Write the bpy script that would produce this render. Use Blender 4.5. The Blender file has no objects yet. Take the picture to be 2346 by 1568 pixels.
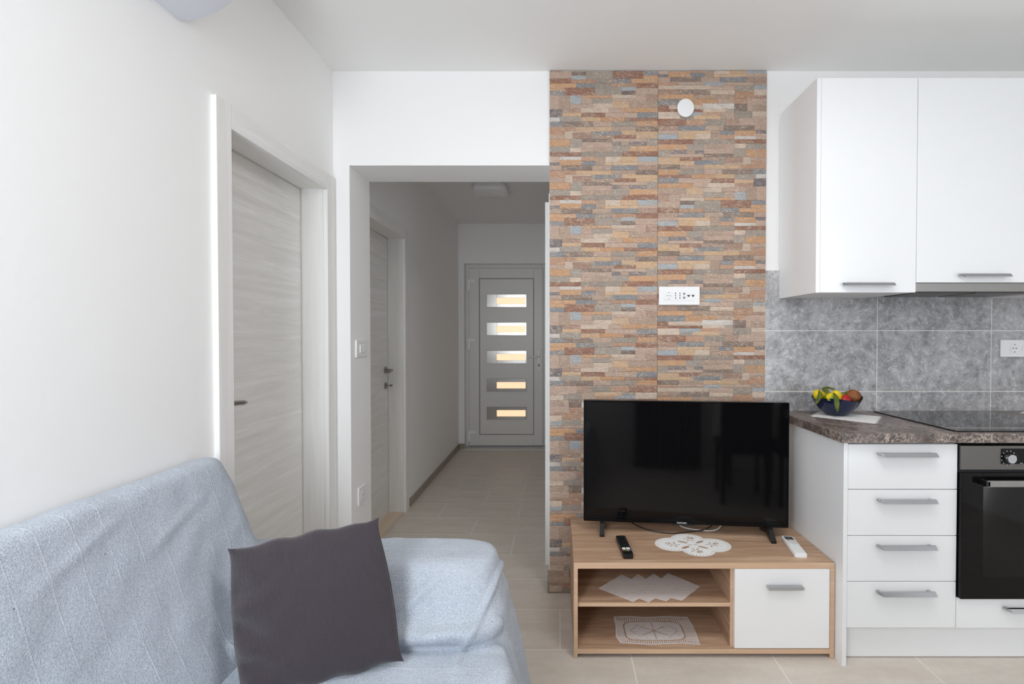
import bpy, bmesh, math, random
from mathutils import Vector, Matrix, noise
random.seed(7)
R = math.radians
C = bpy.context.scene.collection
SC = bpy.context.scene

# ------------------------------------------------------------------ camera, world, light, exposure
CAM_H, FPX, PITCH = 1.3415, 1106.0, R(.83)
CX, CY = 1275.0, 784.0
cam = bpy.data.cameras.new('camera'); camo = bpy.data.objects.new('camera', cam); C.objects.link(camo)
cam.sensor_width = 36; cam.lens = FPX * 36 / 2346; cam.shift_x = -(CX - 1173) / 2346; cam.shift_y = 0
cam.clip_start = .02
camo.location = (0, 0, CAM_H); camo.rotation_euler = (R(90) - PITCH, 0, 0)
SC.camera = camo
w = bpy.data.worlds.new('world'); SC.world = w; w.use_nodes = True
w.node_tree.nodes['Background'].inputs[0].default_value = (.78, .88, 1, 1)
w.node_tree.nodes['Background'].inputs[1].default_value = 1.0
def area(name, loc, rot, sx, sy, power, col):
    l = bpy.data.lights.new(name, 'AREA'); l.shape = 'RECTANGLE'; l.size = sx; l.size_y = sy
    l.energy = power; l.color = col
    o = bpy.data.objects.new(name, l); C.objects.link(o); o.location = loc; o.rotation_euler = rot
    return o
area('window_daylight', (-.83, -.46, 1.63), (R(90), 0, 0), .50, 1.3, 34, (.88, .94, 1))
area('window_daylight', (2.33, -.46, 1.22), (R(90), 0, 0), .92, 2.15, 20, (.88, .94, 1))
FILL_LAMP = (.75, .95)
area('added_fill_light', (FILL_LAMP[0], FILL_LAMP[1], 2.628), (0, 0, 0), .62, .62, 13, (1, .985, .96))  # added overhead fill light that lifts the floor and low fronts
SC.view_settings.view_transform = 'Standard'; SC.view_settings.look = 'None'
SC.view_settings.gamma = 1; SC.view_settings.use_curve_mapping = False
SC.view_settings.exposure = 0.0
SC.cycles.use_denoising = True
SC.cycles.max_bounces = 10; SC.cycles.diffuse_bounces = 7
SC.cycles.caustics_reflective = False; SC.cycles.caustics_refractive = False

# ------------------------------------------------------------------ pixel -> place helpers
def ray(u, v):
    a = (u - CX) / FPX; b = (CY - v) / FPX
    return Vector((a, math.cos(PITCH) + b * math.sin(PITCH), -math.sin(PITCH) + b * math.cos(PITCH)))
CAMP = Vector((0, 0, CAM_H))
def PY(u, v, Y): d = ray(u, v); return CAMP + d * (Y / d.y)
def PZ(u, v, Z): d = ray(u, v); return CAMP + d * ((Z - CAM_H) / d.z)
def PX(u, v, X): d = ray(u, v); return CAMP + d * (X / d.x)

# ------------------------------------------------------------------ materials
def lin(c): c /= 255; return c / 12.92 if c <= .04045 else ((c + .055) / 1.055) ** 2.4
def rgb(r, g, b): return (lin(r), lin(g), lin(b), 1)
class NT:
    def __init__(s, name):
        s.m = bpy.data.materials.new(name); s.m.use_nodes = True; s.t = s.m.node_tree
        s.b = s.t.nodes['Principled BSDF']; s.out = s.t.nodes['Material Output']
    def n(s, typ, **k):
        x = s.t.nodes.new(typ)
        for a, v in k.items(): setattr(x, a, v)
        return x
    def l(s, a, b): s.t.links.new(a, b)
    def coord(s, scale=(1, 1, 1), kind='Object'):
        c = s.n('ShaderNodeTexCoord'); m = s.n('ShaderNodeMapping'); m.inputs['Scale'].default_value = scale
        s.l(c.outputs[kind], m.inputs[0]); return m.outputs[0]
    def noise(s, vec, scale, detail=4, rough=.55, dist=0):
        x = s.n('ShaderNodeTexNoise'); s.l(vec, x.inputs['Vector'])
        x.inputs['Scale'].default_value = scale; x.inputs['Detail'].default_value = detail
        x.inputs['Roughness'].default_value = rough; x.inputs['Distortion'].default_value = dist
        return x.outputs['Fac']
    def ramp(s, fac, stops):
        x = s.n('ShaderNodeValToRGB'); e = x.color_ramp.elements
        while len(e) < len(stops): e.new(.5)
        for q, (p, c) in zip(e, stops): q.position = p; q.color = c
        s.l(fac, x.inputs[0]); return x.outputs[0]
    def mix(s, fac, a, b, mode='MIX'):
        x = s.n('ShaderNodeMix', data_type='RGBA', blend_type=mode)
        for sock, v in ((x.inputs[0], fac), (x.inputs[6], a), (x.inputs[7], b)):
            if hasattr(v, 'is_linked'): s.l(v, sock)
            else: sock.default_value = v
        return x.outputs[2]
    def math(s, op, a, b=0):
        x = s.n('ShaderNodeMath', operation=op)
        for sock, v in ((x.inputs[0], a), (x.inputs[1], b)):
            if hasattr(v, 'is_linked'): s.l(v, sock)
            else: sock.default_value = v
        return x.outputs[0]
    def bump(s, h, strength=.2, dist=.002, prev=None):
        x = s.n('ShaderNodeBump'); x.inputs['Strength'].default_value = strength; x.inputs['Distance'].default_value = dist
        s.l(h, x.inputs['Height'])
        if prev is not None: s.l(prev, x.inputs['Normal'])
        s.l(x.outputs[0], s.b.inputs['Normal']); return x.outputs[0]
    def set(s, col=None, rough=None, metal=None, spec=None, coat=None, trans=None):
        for k, v in (('Base Color', col), ('Roughness', rough), ('Metallic', metal), ('Specular IOR Level', spec), ('Coat Weight', coat), ('Transmission Weight', trans)):
            if v is None: continue
            if hasattr(v, 'is_linked'): s.l(v, s.b.inputs[k])
            else: s.b.inputs[k].default_value = v
        return s
def plain(name, col, rough=.5, metal=0, spec=.5, **k):
    return NT(name).set(col, rough, metal, spec, **k).m
WALLC = rgb(245, 244, 243)
def m_paint(name, col, amt=.25):
    t = NT(name); v = t.coord()
    t.set(col, .75, 0, .25)
    t.bump(t.noise(v, 45, 5), amt, .0015, t.bump(t.noise(v, 6, 3), amt * .6, .004)); return t.m
def m_wood(name, light, dark, scale, fine, rough=.45, dist=1.2, bumpamt=.12):
    """scale = mapping: small value along the grain"""
    t = NT(name); v = t.coord(scale)
    a = t.noise(v, 1, 5, .6, dist); b = t.noise(v, fine, 3, .6, .3)
    col = t.mix(t.ramp(a, [(.30, (0, 0, 0, 1)), (.72, (1, 1, 1, 1))]), dark, light)
    col = t.mix(t.math('MULTIPLY', t.ramp(b, [(.35, (1, 1, 1, 1)), (.62, (0, 0, 0, 1))]), .45), col, dark)
    t.set(col, rough, 0, .35); t.bump(b, bumpamt, .001); return t.m
M = {}
M['wall'] = m_paint('wall_paint', WALLC)
M['ceiling'] = m_paint('ceiling_paint', rgb(241, 240, 238), .12)
DL, DD = rgb(244, 243, 241), rgb(222, 220, 216)
M['door_h'] = m_wood('door_foil_horizontal', DL, DD, (3, 1.1, 16), 7)
M['door_v'] = m_wood('door_foil_vertical', rgb(244, 243, 241), rgb(232, 231, 228), (26, 26, 1.2), 5)
M['door_y'] = m_wood('door_foil_lengthwise', rgb(244, 243, 241), rgb(232, 231, 228), (26, 1.2, 26), 5)
M['oak'] = m_wood('oak_lengthwise', rgb(214, 182, 154), rgb(160, 126, 100), (1.3, 17, 22), 6, .5, 1.4, .1)
M['oak_v'] = m_wood('oak_upright', rgb(214, 182, 154), rgb(160, 126, 100), (17, 1.6, 22), 6, .5, 1.4, .1)
M['oak_edge'] = m_wood('oak_edge_band', rgb(226, 194, 164), rgb(206, 172, 142), (1.5, 20, 30), 6, .5, 1, .05)
M['threshold'] = m_wood('threshold_board', rgb(234, 216, 196), rgb(216, 196, 174), (20, 1.2, 20), 5)
M['white_gloss'] = plain('white_lacquer', rgb(238, 239, 240), .16, 0, .5)
M['white_matt'] = plain('white_laminate', rgb(244, 244, 244), .38)
M['white_plastic'] = plain('white_plastic', rgb(240, 240, 240), .3)
M['ac_white'] = plain('appliance_plastic', rgb(226, 230, 238), .32)
M['pvc'] = plain('pvc_white', rgb(226, 224, 221), .35)
M['pvc_gasket'] = plain('pvc_gasket', rgb(150, 146, 142), .6)
M['seal'] = plain('door_seal', rgb(205, 203, 198), .6)
M['chrome'] = plain('chrome', (.50, .51, .53, 1), .12, 1)
M['satin'] = plain('satin_aluminium', (.55, .56, .58, 1), .32, 1)
M['nickel'] = plain('nickel', (.38, .35, .32, 1), .28, 1)
M['steel'] = plain('oven_steel', (.165, .158, .148, 1), .36, 1)
M['hood_steel'] = plain('hood_steel', (.33, .32, .31, 1), .38, 1)
M['mirror_steel'] = plain('door_insert_steel', (.42, .40, .38, 1), .22, 1)
M['black_gloss'] = plain('black_glass', (.004, .004, .0045, 1), .045, 0, .2)
M['screen'] = plain('screen_panel', (.0035, .0035, .004, 1), .06, 0, .30)
M['hob_glass'] = plain('hob_glass', (.006, .006, .007, 1), .02, 0, .85)
M['black_plastic'] = plain('black_plastic', (.008, .008, .009, 1), .3)
M['black_matt'] = plain('black_rubber', (.012, .012, .013, 1), .6)
M['dark_gap'] = plain('dark_recess', (.02, .02, .02, 1), .8)
M['grey_print'] = plain('grey_print', rgb(150, 152, 155), .5)
M['white_print'] = plain('white_print', rgb(225, 225, 225), .5)
M['grout'] = plain('grout', rgb(236, 232, 226), .9)
M['grout_stone'] = plain('stone_tile_grout', rgb(172, 158, 146), .9)
M['cable_white'] = plain('cable_white', rgb(225, 225, 222), .4)

def m_floor():
    t = NT('floor_tile_beige'); v = t.coord((2.2, 9, 9)); v2 = t.coord()
    a = t.noise(v, 1.2, 5, .6, .6); b = t.noise(v2, 160, 2); c = t.noise(v2, 26, 5, .65)
    col = t.mix(t.ramp(a, [(.3, (0, 0, 0, 1)), (.7, (1, 1, 1, 1))]), rgb(203, 193, 182), rgb(217, 209, 199))
    col = t.mix(t.math('MULTIPLY', t.ramp(b, [(.66, (0, 0, 0, 1)), (.74, (1, 1, 1, 1))]), .35), col, rgb(160, 144, 128))
    col = t.mix(t.math('MULTIPLY', t.ramp(c, [(.45, (0, 0, 0, 1)), (.75, (1, 1, 1, 1))]), .25), col, rgb(186, 173, 159))
    t.set(col, .42, 0, .4); t.bump(b, .05, .0006); return t.m
M['floor'] = m_floor()
M['skirting'] = plain('skirting_tile', rgb(160, 149, 138), .45)
def m_ktile():
    t = NT('grey_stone_tile'); v = t.coord()
    d = t.noise(v, 5, 4, .6)
    va = t.n('ShaderNodeVectorMath', operation='MULTIPLY_ADD'); t.l(v, va.inputs[0])
    va.inputs[1].default_value = (1, 1, 1)
    cx = t.n('ShaderNodeCombineXYZ'); t.l(d, cx.inputs[0]); t.l(t.noise(v, 6.5, 4), cx.inputs[2])
    sc = t.n('ShaderNodeVectorMath', operation='SCALE'); t.l(cx.outputs[0], sc.inputs[0]); sc.inputs['Scale'].default_value = .06
    t.l(sc.outputs[0], va.inputs[2]); w_ = va.outputs[0]
    a = t.noise(w_, 5.0, 7, .72, .3); b = t.noise(w_, 26, 8, .78, .35); e = t.noise(w_, 44, 5, .7, 1.3)
    col = t.ramp(a, [(.34, rgb(138, 137, 138)), (.5, rgb(166, 165, 166)), (.66, rgb(190, 189, 191))])
    col = t.mix(t.math('MULTIPLY', t.ramp(b, [(.52, (0, 0, 0, 1)), (.62, (1, 1, 1, 1))]), .75), col, rgb(210, 209, 212))
    col = t.mix(t.math('MULTIPLY', t.ramp(b, [(.37, (1, 1, 1, 1)), (.47, (0, 0, 0, 1))]), .7), col, rgb(116, 115, 116))
    col = t.mix(t.math('MULTIPLY', t.ramp(e, [(.56, (0, 0, 0, 1)), (.68, (1, 1, 1, 1))]), .6), col, rgb(222, 221, 225))
    t.set(col, .34, 0, .4); t.bump(b, .06, .001); return t.m
M['ktile'] = m_ktile()
def m_counter():
    t = NT('brown_marble_laminate'); v = t.coord()
    n1 = t.n('ShaderNodeTexNoise'); t.l(v, n1.inputs[0]); n1.inputs['Scale'].default_value = 14; n1.inputs['Detail'].default_value = 4
    sub = t.n('ShaderNodeVectorMath', operation='MULTIPLY_ADD'); t.l(n1.outputs['Color'], sub.inputs[0]); sub.inputs[1].default_value = (.15, .15, .15); t.l(v, sub.inputs[2])
    vo = t.n('ShaderNodeTexVoronoi', feature='DISTANCE_TO_EDGE'); t.l(sub.outputs[0], vo.inputs['Vector']); vo.inputs['Scale'].default_value = 34
    vo2 = t.n('ShaderNodeTexVoronoi', feature='DISTANCE_TO_EDGE'); t.l(sub.outputs[0], vo2.inputs['Vector']); vo2.inputs['Scale'].default_value = 85
    base = t.ramp(t.noise(v, 18, 5), [(.36, rgb(66, 57, 54)), (.64, rgb(112, 100, 94))])
    k = t.noise(v, 9, 3)
    v1 = t.math('MULTIPLY', t.ramp(vo.outputs['Distance'], [(.0, (1, 1, 1, 1)), (.12, (0, 0, 0, 1))]), t.ramp(k, [(.36, (.15, .15, .15, 1)), (.62, (1, 1, 1, 1))]))
    v2 = t.math('MULTIPLY', t.ramp(vo2.outputs['Distance'], [(.0, (1, 1, 1, 1)), (.12, (0, 0, 0, 1))]), .5)
    col = t.mix(v2, base, rgb(134, 122, 115)); col = t.mix(v1, col, rgb(186, 170, 160))
    t.set(col, .3, 0, .45); return t.m
M['counter'] = m_counter()
def m_stone():
    t = NT('ledge_stone'); at = t.n('ShaderNodeAttribute', attribute_name='Col'); v = t.coord((1, 1, 2.0)); K0, K1 = (0, 0, 0, 1), (1, 1, 1, 1)
    a = t.noise(v, 42, 6, .7, 1.4); b = t.noise(v, 110, 4, .65, 2.0); c = t.noise(v, 15, 4, .6, 1.2); d = t.noise(v, 19, 3, .6, 1.5)
    wv = t.n('ShaderNodeTexWave', wave_type='BANDS', bands_direction='DIAGONAL'); t.l(v, wv.inputs['Vector'])
    wv.inputs['Scale'].default_value = 14; wv.inputs['Distortion'].default_value = 13; wv.inputs['Detail'].default_value = 5; wv.inputs['Detail Scale'].default_value = 2.4
    # each stone drifts towards a grey-brown or a sand tone in patches
    col = t.mix(t.math('MULTIPLY', t.ramp(c, [(.48, K0), (.60, K1)]), .34), at.outputs['Color'], rgb(160, 146, 134))
    col = t.mix(t.math('MULTIPLY', t.ramp(d, [(.54, K0), (.66, K1)]), .30), col, rgb(198, 166, 138))
    col = t.mix(t.math('MULTIPLY', t.ramp(a, [(.34, K1), (.50, K0)]), .28), col, rgb(120, 104, 95))
    col = t.mix(t.math('MULTIPLY', t.ramp(a, [(.53, K0), (.68, K1)]), .36), col, rgb(218, 198, 178))
    col = t.mix(t.math('MULTIPLY', t.ramp(b, [(.55, K0), (.72, K1)]), .30), col, rgb(222, 204, 188))
    col = t.mix(t.math('MULTIPLY', t.ramp(wv.outputs['Fac'], [(.86, K0), (.99, K1)]), t.math('MULTIPLY', t.ramp(c, [(.40, K0), (.58, K1)]), .5)), col, rgb(226, 206, 186))
    t.set(col, .6, 0, .3)
    h = t.math('ADD', t.math('MULTIPLY', wv.outputs['Fac'], .6), t.math('ADD', a, t.math('MULTIPLY', b, .4)))
    t.bump(h, .55, .004); return t.m
M['stone'] = m_stone()
def m_throw():
    t = NT('throw_fabric'); v = t.coord(); s = t.n('ShaderNodeAttribute', attribute_name='ridge')
    a = t.noise(v, 300, 3, .7); b = t.noise(v, 95, 4, .68, 1.6); c = t.noise(v, 90, 1, .5); g = t.noise(v, 7, 3)
    col = t.mix(t.ramp(a, [(.36, (0, 0, 0, 1)), (.62, (1, 1, 1, 1))]), rgb(158, 167, 180), rgb(203, 209, 217))
    col = t.mix(t.math('MULTIPLY', t.ramp(b, [(.35, (1, 1, 1, 1)), (.55, (0, 0, 0, 1))]), .4), col, rgb(164, 173, 187))
    col = t.mix(t.math('MULTIPLY', t.ramp(g, [(.4, (0, 0, 0, 1)), (.65, (1, 1, 1, 1))]), .25), col, rgb(196, 200, 212))
    col = t.mix(t.math('MULTIPLY', t.ramp(c, [(.795, (0, 0, 0, 1)), (.82, (1, 1, 1, 1))]), .7), col, rgb(64, 72, 96))
    fr = t.math('FRACT', s.outputs['Fac']); dd = t.math('ABSOLUTE', t.math('SUBTRACT', fr, .5))
    line = t.math('MULTIPLY', t.ramp(dd, [(.0, (1, 1, 1, 1)), (.018, (.9, .9, .9, 1)), (.034, (0, 0, 0, 1))]), t.math('MAXIMUM', t.n('ShaderNodeAttribute', attribute_name='seam').outputs['Fac'], t.ramp(t.noise(v, 9, 2), [(.42, (.20, .20, .20, 1)), (.62, (1, 1, 1, 1))])))
    col = t.mix(t.math('MULTIPLY', line, .4), col, rgb(216, 221, 228))
    t.set(col, .95, 0, .1)
    t.b.inputs['Sheen Weight'].default_value = .15
    t.bump(line, .42, .003, t.bump(t.math('ADD', a, b), .7, .003)); return t.m
M['throw'] = m_throw()
def m_cord():
    t = NT('corduroy'); v = t.coord(kind='UV')
    sx = t.n('ShaderNodeSeparateXYZ'); t.l(v, sx.inputs[0])
    ws = t.math('SINE', t.math('MULTIPLY', sx.outputs[0], 2 * math.pi * 105))
    f = t.noise(t.coord(), 300, 2)
    col = t.mix(t.math('ADD', t.math('MULTIPLY', ws, .35), .5), rgb(52, 46, 52), rgb(76, 68, 74))
    col = t.mix(t.math('MULTIPLY', f, .4), col, rgb(64, 57, 62))
    t.set(col, .9, 0, .15); t.b.inputs['Sheen Weight'].default_value = .25
    t.bump(ws, .5, .0015); return t.m
M['cord'] = m_cord()
def m_lace(name, col):
    t = NT(name); v = t.coord((1, 1, 1))
    a = t.noise(v, 420, 2, .6, 1)
    c = t.mix(t.ramp(a, [(.35, (0, 0, 0, 1)), (.6, (1, 1, 1, 1))]), tuple(q * .82 for q in col[:3]) + (1,), col)
    t.set(c, .9, 0, .1); t.bump(a, .6, .0015); return t.m
M['lace'] = m_lace('white_crochet', rgb(250, 249, 247))
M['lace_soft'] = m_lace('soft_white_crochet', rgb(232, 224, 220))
def m_fruit(name, c1, c2, scale=6, rough=.35, lo=.4, hi=.6):
    t = NT(name); v = t.coord(); a = t.noise(v, scale, 3); b = t.noise(v, 180, 2)
    t.set(t.mix(t.ramp(a, [(lo, (0, 0, 0, 1)), (hi, (1, 1, 1, 1))]), c1, c2), rough, 0, .4); t.bump(b, .15, .001); return t.m
M['lemon'] = m_fruit('lemon_peel', rgb(236, 204, 10), rgb(214, 186, 12), 20)
M['lemon_green'] = m_fruit('half_ripe_lemon_peel', rgb(238, 206, 14), rgb(150, 168, 30), 22, lo=.45, hi=.6)
M['pear'] = m_fruit('russet_peel', rgb(150, 92, 48), rgb(118, 70, 38), 24, .55)
M['apple'] = m_fruit('red_peel', rgb(206, 44, 36), rgb(160, 30, 40), 14)
M['orange'] = m_fruit('orange_peel', rgb(212, 110, 36), rgb(190, 90, 30), 14)
M['leaf'] = m_fruit('lemon_leaf', rgb(98, 108, 34), rgb(70, 82, 28), 30, .4)
M['stem'] = plain('stem_brown', rgb(98, 70, 52), .7)
t_ = NT('blue_glass'); t_.set((.006, .018, .075, 1), .04, 0, .5, trans=.35); t_.b.inputs['IOR'].default_value = 1.5; M['bowl'] = t_.m
def m_pane(name, col, s):
    t = NT(name); t.set(col, .3); t.b.inputs['Emission Color'].default_value = col; t.b.inputs['Emission Strength'].default_value = s; return t.m
M['fill_lamp_on'] = m_pane('fill_lamp_diffuser', rgb(250, 249, 246), 1.0)  # glowing cover for the added living room fill lamp
M['lit_pane'] = m_pane('sunlit_frosted_pane', rgb(255, 222, 182), .85)
def m_ovenglass():
    t = NT('oven_window_glass'); tr = t.n('ShaderNodeBsdfTransparent'); tr.inputs[0].default_value = (.62, .62, .63, 1)
    gl = t.n('ShaderNodeBsdfGlossy'); gl.inputs['Roughness'].default_value = .05; gl.inputs[0].default_value = (.8, .8, .8, 1)
    fr = t.n('ShaderNodeFresnel'); fr.inputs[0].default_value = 1.45; mx = t.n('ShaderNodeMixShader')
    t.l(fr.outputs[0], mx.inputs[0]); t.l(tr.outputs[0], mx.inputs[1]); t.l(gl.outputs[0], mx.inputs[2]); t.l(mx.outputs[0], t.out.inputs[0]); return t.m
M['oven_glass'] = m_ovenglass()
M['oven_inside'] = plain('oven_enamel', (.20, .20, .205, 1), .45)
M['rack'] = plain('rack_wire', (.75, .75, .75, 1), .35, .4)
M['curtain'] = plain('plum_curtain', rgb(112, 98, 108), .9)
M['dark_fabric'] = plain('black_upholstery', (.012, .011, .012, 1), .8)
M['table_cloth'] = plain('pale_tablecloth', rgb(222, 222, 214), .9)
t_ = NT('window_glass'); t_.set((.9, .95, 1, 1), .02, 0, .5, trans=1); M['glass'] = t_.m

# ------------------------------------------------------------------ mesh helpers
def wloc(o):
    l = Vector((0, 0, 0))
    while o: l = l + o.location; o = o.parent
    return l
def box(bm, x0, x1, y0, y1, z0, z1, bev=0, seg=1, mi=0):
    g = bmesh.ops.create_cube(bm, size=1)['verts']
    for v in g:
        v.co = Vector(((x0 + x1) / 2 + v.co.x * (x1 - x0), (y0 + y1) / 2 + v.co.y * (y1 - y0), (z0 + z1) / 2 + v.co.z * (z1 - z0)))
    if mi:
        for f in {f for v in g for f in v.link_faces}: f.material_index = mi
    if bev:
        e = list({e for v in g for e in v.link_edges})
        bmesh.ops.bevel(bm, geom=e, offset=bev, segments=seg, affect='EDGES', profile=.5)
    return bm
def bxm(*a, **k): return box(bmesh.new(), *a, **k)
def prism(bm, pts, axis, a0, a1, bev=0):
    """closed outline pts swept from a0 to a1 along axis; pts are the two other coordinates in order (XYZ minus axis)"""
    def P(p, a):
        return {'X': (a, p[0], p[1]), 'Y': (p[0], a, p[1]), 'Z': (p[0], p[1], a)}[axis]
    A = [bm.verts.new(P(p, a0)) for p in pts]; B = [bm.verts.new(P(p, a1)) for p in pts]
    n = len(pts); fs = []
    for i in range(n): fs.append(bm.faces.new((A[i], A[(i + 1) % n], B[(i + 1) % n], B[i])))
    fs.append(bm.faces.new(A[::-1])); fs.append(bm.faces.new(B))
    bmesh.ops.recalc_face_normals(bm, faces=fs)
    if bev:
        e = list(set(fs[-1].edges) | set(fs[-2].edges)); bmesh.ops.bevel(bm, geom=e, offset=bev, segments=2, affect='EDGES', profile=.5)
    return bm
def cyl(bm, a, b, r, r2=None, seg=20):
    a = Vector(a); b = Vector(b); d = b - a
    m = Matrix.Translation((a + b) / 2) @ d.to_track_quat('Z', 'Y').to_matrix().to_4x4()
    bmesh.ops.create_cone(bm, cap_ends=True, segments=seg, radius1=r, radius2=r if r2 is None else r2, depth=d.length, matrix=m)
    return bm
def tube(bm, pts, r, seg=8, rs=None):
    pts = [Vector(p) for p in pts]; rings = []
    for i, p in enumerate(pts):
        d = (pts[min(i + 1, len(pts) - 1)] - pts[max(i - 1, 0)]).normalized()
        q = d.to_track_quat('Z', 'Y'); rr = rs[i] if rs else r
        rings.append([bm.verts.new(p + q @ Vector((math.cos(2 * math.pi * k / seg) * rr, math.sin(2 * math.pi * k / seg) * rr, 0))) for k in range(seg)])
    for A, B in zip(rings, rings[1:]):
        best = min(range(seg), key=lambda s: sum((A[k].co - B[(k + s) % seg].co).length for k in range(seg)))
        for k in range(seg): bm.faces.new((A[k], A[(k + 1) % seg], B[(k + 1 + best) % seg], B[(k + best) % seg]))
    bm.faces.new(rings[0][::-1]); bm.faces.new(rings[-1])
    bmesh.ops.recalc_face_normals(bm, faces=bm.faces[:]); return bm
def bez(p0, p1, p2, p3, n=14):
    p0, p1, p2, p3 = map(Vector, (p0, p1, p2, p3)); o = []
    for i in range(n + 1):
        t = i / n; o.append((1 - t) ** 3 * p0 + 3 * t * (1 - t) ** 2 * p1 + 3 * t * t * (1 - t) * p2 + t ** 3 * p3)
    return o
def lathe(bm, prof, c, seg=32):
    rings = []
    for r, z in prof:
        rings.append([bm.verts.new((c[0] + math.cos(2 * math.pi * k / seg) * r, c[1] + math.sin(2 * math.pi * k / seg) * r, c[2] + z)) for k in range(seg)])
    for A, B in zip(rings, rings[1:]):
        for k in range(seg): bm.faces.new((A[k], A[(k + 1) % seg], B[(k + 1) % seg], B[k]))
    bm.faces.new(rings[0][::-1]); bm.faces.new(rings[-1])
    bmesh.ops.recalc_face_normals(bm, faces=bm.faces[:]); return bm
def mesh_of(name, bm, mats, off=None, smooth=False):
    if off is not None:
        for v in bm.verts: v.co -= off
    me = bpy.data.meshes.new(name); bm.to_mesh(me); bm.free()
    for m in (mats if isinstance(mats, (list, tuple)) else [mats]): me.materials.append(m)
    if smooth:
        me.polygons.foreach_set('use_smooth', [True] * len(me.polygons))
    return me
def autosmooth(o, ang=35):
    me = o.data; me.polygons.foreach_set('use_smooth', [True] * len(me.polygons))
    try: me.set_sharp_from_angle(angle=R(ang))
    except Exception: pass
def obj(name, bm, mat, parent=None, local=False, smooth=None):
    """link a bmesh (world coordinates unless local) as one mesh object"""
    if parent is None:
        lo = Vector([min(v.co[i] for v in bm.verts) for i in range(3)]); hi = Vector([max(v.co[i] for v in bm.verts) for i in range(3)])
        off = Vector(((lo.x + hi.x) / 2, (lo.y + hi.y) / 2, lo.z))
    else: off = None if local else wloc(parent)
    o = bpy.data.objects.new(name, mesh_of(name, bm, mat, off)); C.objects.link(o)
    if parent is None: o.location = off
    else: o.parent = parent
    if smooth: autosmooth(o, smooth)
    return o
def tag(o, label, cat, group=None):
    o['label'] = label; o['category'] = cat
    if group: o['group'] = group
    return o
def thing(name, label, cat, loc=(0, 0, 0), rz=0, group=None):
    o = bpy.data.objects.new(name, None); C.objects.link(o); o.location = loc; o.rotation_euler = (0, 0, rz); o.empty_display_size = .05
    return tag(o, label, cat, group)
def struct(o, label=None):
    o['kind'] = 'structure'
    if label: o['label'] = label
    return o
def sempty(name, loc, label):
    o = bpy.data.objects.new(name, None); C.objects.link(o); o.location = loc; o.empty_display_size = .05
    return struct(o, label)
def text(name, s, size, mat, parent, mtx, depth=.0004):
    cu = bpy.data.curves.new(name, 'FONT'); cu.body = s; cu.size = size; cu.align_x = 'CENTER'; cu.align_y = 'CENTER'; cu.extrude = depth
    o = bpy.data.objects.new(name + '_tmp', cu); C.objects.link(o); bpy.context.view_layer.update()
    me = bpy.data.meshes.new_from_object(o.evaluated_get(bpy.context.evaluated_depsgraph_get()))
    bpy.data.objects.remove(o); me.transform(mtx); me.materials.clear(); me.materials.append(mat)
    q = bpy.data.objects.new(name, me); C.objects.link(q); q.parent = parent; return q

# ------------------------------------------------------------------ room numbers
XL, YB, ZC = -1.1505, 2.5, 2.697            # left wall face, back wall face, ceiling
XR, YR = 3.3, -.5                           # right wall, rear wall
OX0, OX1, OZ = -1.067, -.036, 2.2155        # hall opening
YH, YE = 2.767, 5.67                        # hall side of the back wall, hall end wall
ZHC = 2.645                                 # hall ceiling
FY0, FDY, FX0, FDX = 2.0388 - .2977 * 9, .2977, .3112, .5915
SX0, SX1, SEAM = -.036, 1.0755, .5198       # stone cladding
Z0 = 0.0

# ------------------------------------------------------------------ setting: floor with single tiles
fl = struct(obj('floor', bxm(-1.36, XR, YR, 5.95, -.06, -.0009), M['grout']), 'beige grey stoneware tile floor laid in running bond')
tile_mesh = {}
ti = 0
for r in range(21):
    y0 = FY0 + r * FDY; y1 = y0 + FDY
    if y0 > 5.9: break
    off = FX0 if (r - 8) % 2 == 0 else FX0 - FDX / 2
    k = math.floor((XL - .2 - off) / FDX)
    while True:
        x0 = off + k * FDX; x1 = x0 + FDX; k += 1
        if x0 > XR: break
        xlim1 = XR if y0 < YB else OX1 + .02
        xlim0 = -1.36 if y1 > 2.85 else XL
        a, b = max(x0 + .0021, xlim0), min(x1 - .0021, xlim1); c, d = max(y0 + .0021, YR), min(y1 - .0021, 5.9)
        if b - a < .03 or d - c < .03: continue
        key = (round(b - a, 4), round(d - c, 4))
        if key not in tile_mesh:
            bm = bmesh.new(); box(bm, -(b - a) / 2, (b - a) / 2, -(d - c) / 2, (d - c) / 2, -.008, 0, .0004)
            tile_mesh[key] = mesh_of('floor_tile', bm, M['floor'])
        t = bpy.data.objects.new('floor_tile', tile_mesh[key]); C.objects.link(t); t.parent = fl
        t.location = Vector(((a + b) / 2, (c + d) / 2, 0)) - fl.location
        ti += 1

# ------------------------------------------------------------------ setting: walls and ceilings
D1a, D1b, DZ = 1.690, 2.402, 2.066         # first door opening along Y, its top
D2a, D2b = 2.885, 3.625
TW = .22
bm = bmesh.new()
G_ = .0185
for y0, y1, z0, z1 in ((YR, D1a - G_, 0, ZC), (D1a - G_, D1b + G_, DZ + G_, ZC), (D1b + G_, D2a - G_, 0, ZC), (D2a - G_, D2b + G_, DZ + G_, ZC), (D2b + G_, 5.95, 0, ZC)):
    box(bm, XL - TW, XL, y0, y1, z0 - .0, z1)
wall_left = struct(obj('wall_left', bm, M['wall']), 'white plastered side wall with two doors')
bm = bmesh.new()
box(bm, XL, OX0, YB, YH, 0, ZC); box(bm, OX0, OX1, YB, YH, OZ, ZC); box(bm, OX1, XR, YB, YH, 0, ZC)
wall_back = struct(obj('wall_back', bm, M['wall']), 'white wall with the hall opening, stone panel and kitchen')
struct(obj('wall_right', bxm(XR, XR + .1, YR, YH, 0, ZC), M['wall']), 'plain white side wall beyond the kitchen')
WINS = ((-1.10, -.56, .93), (1.85, 2.81, .08)); WZ1 = 2.32
bm = bmesh.new()
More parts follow.
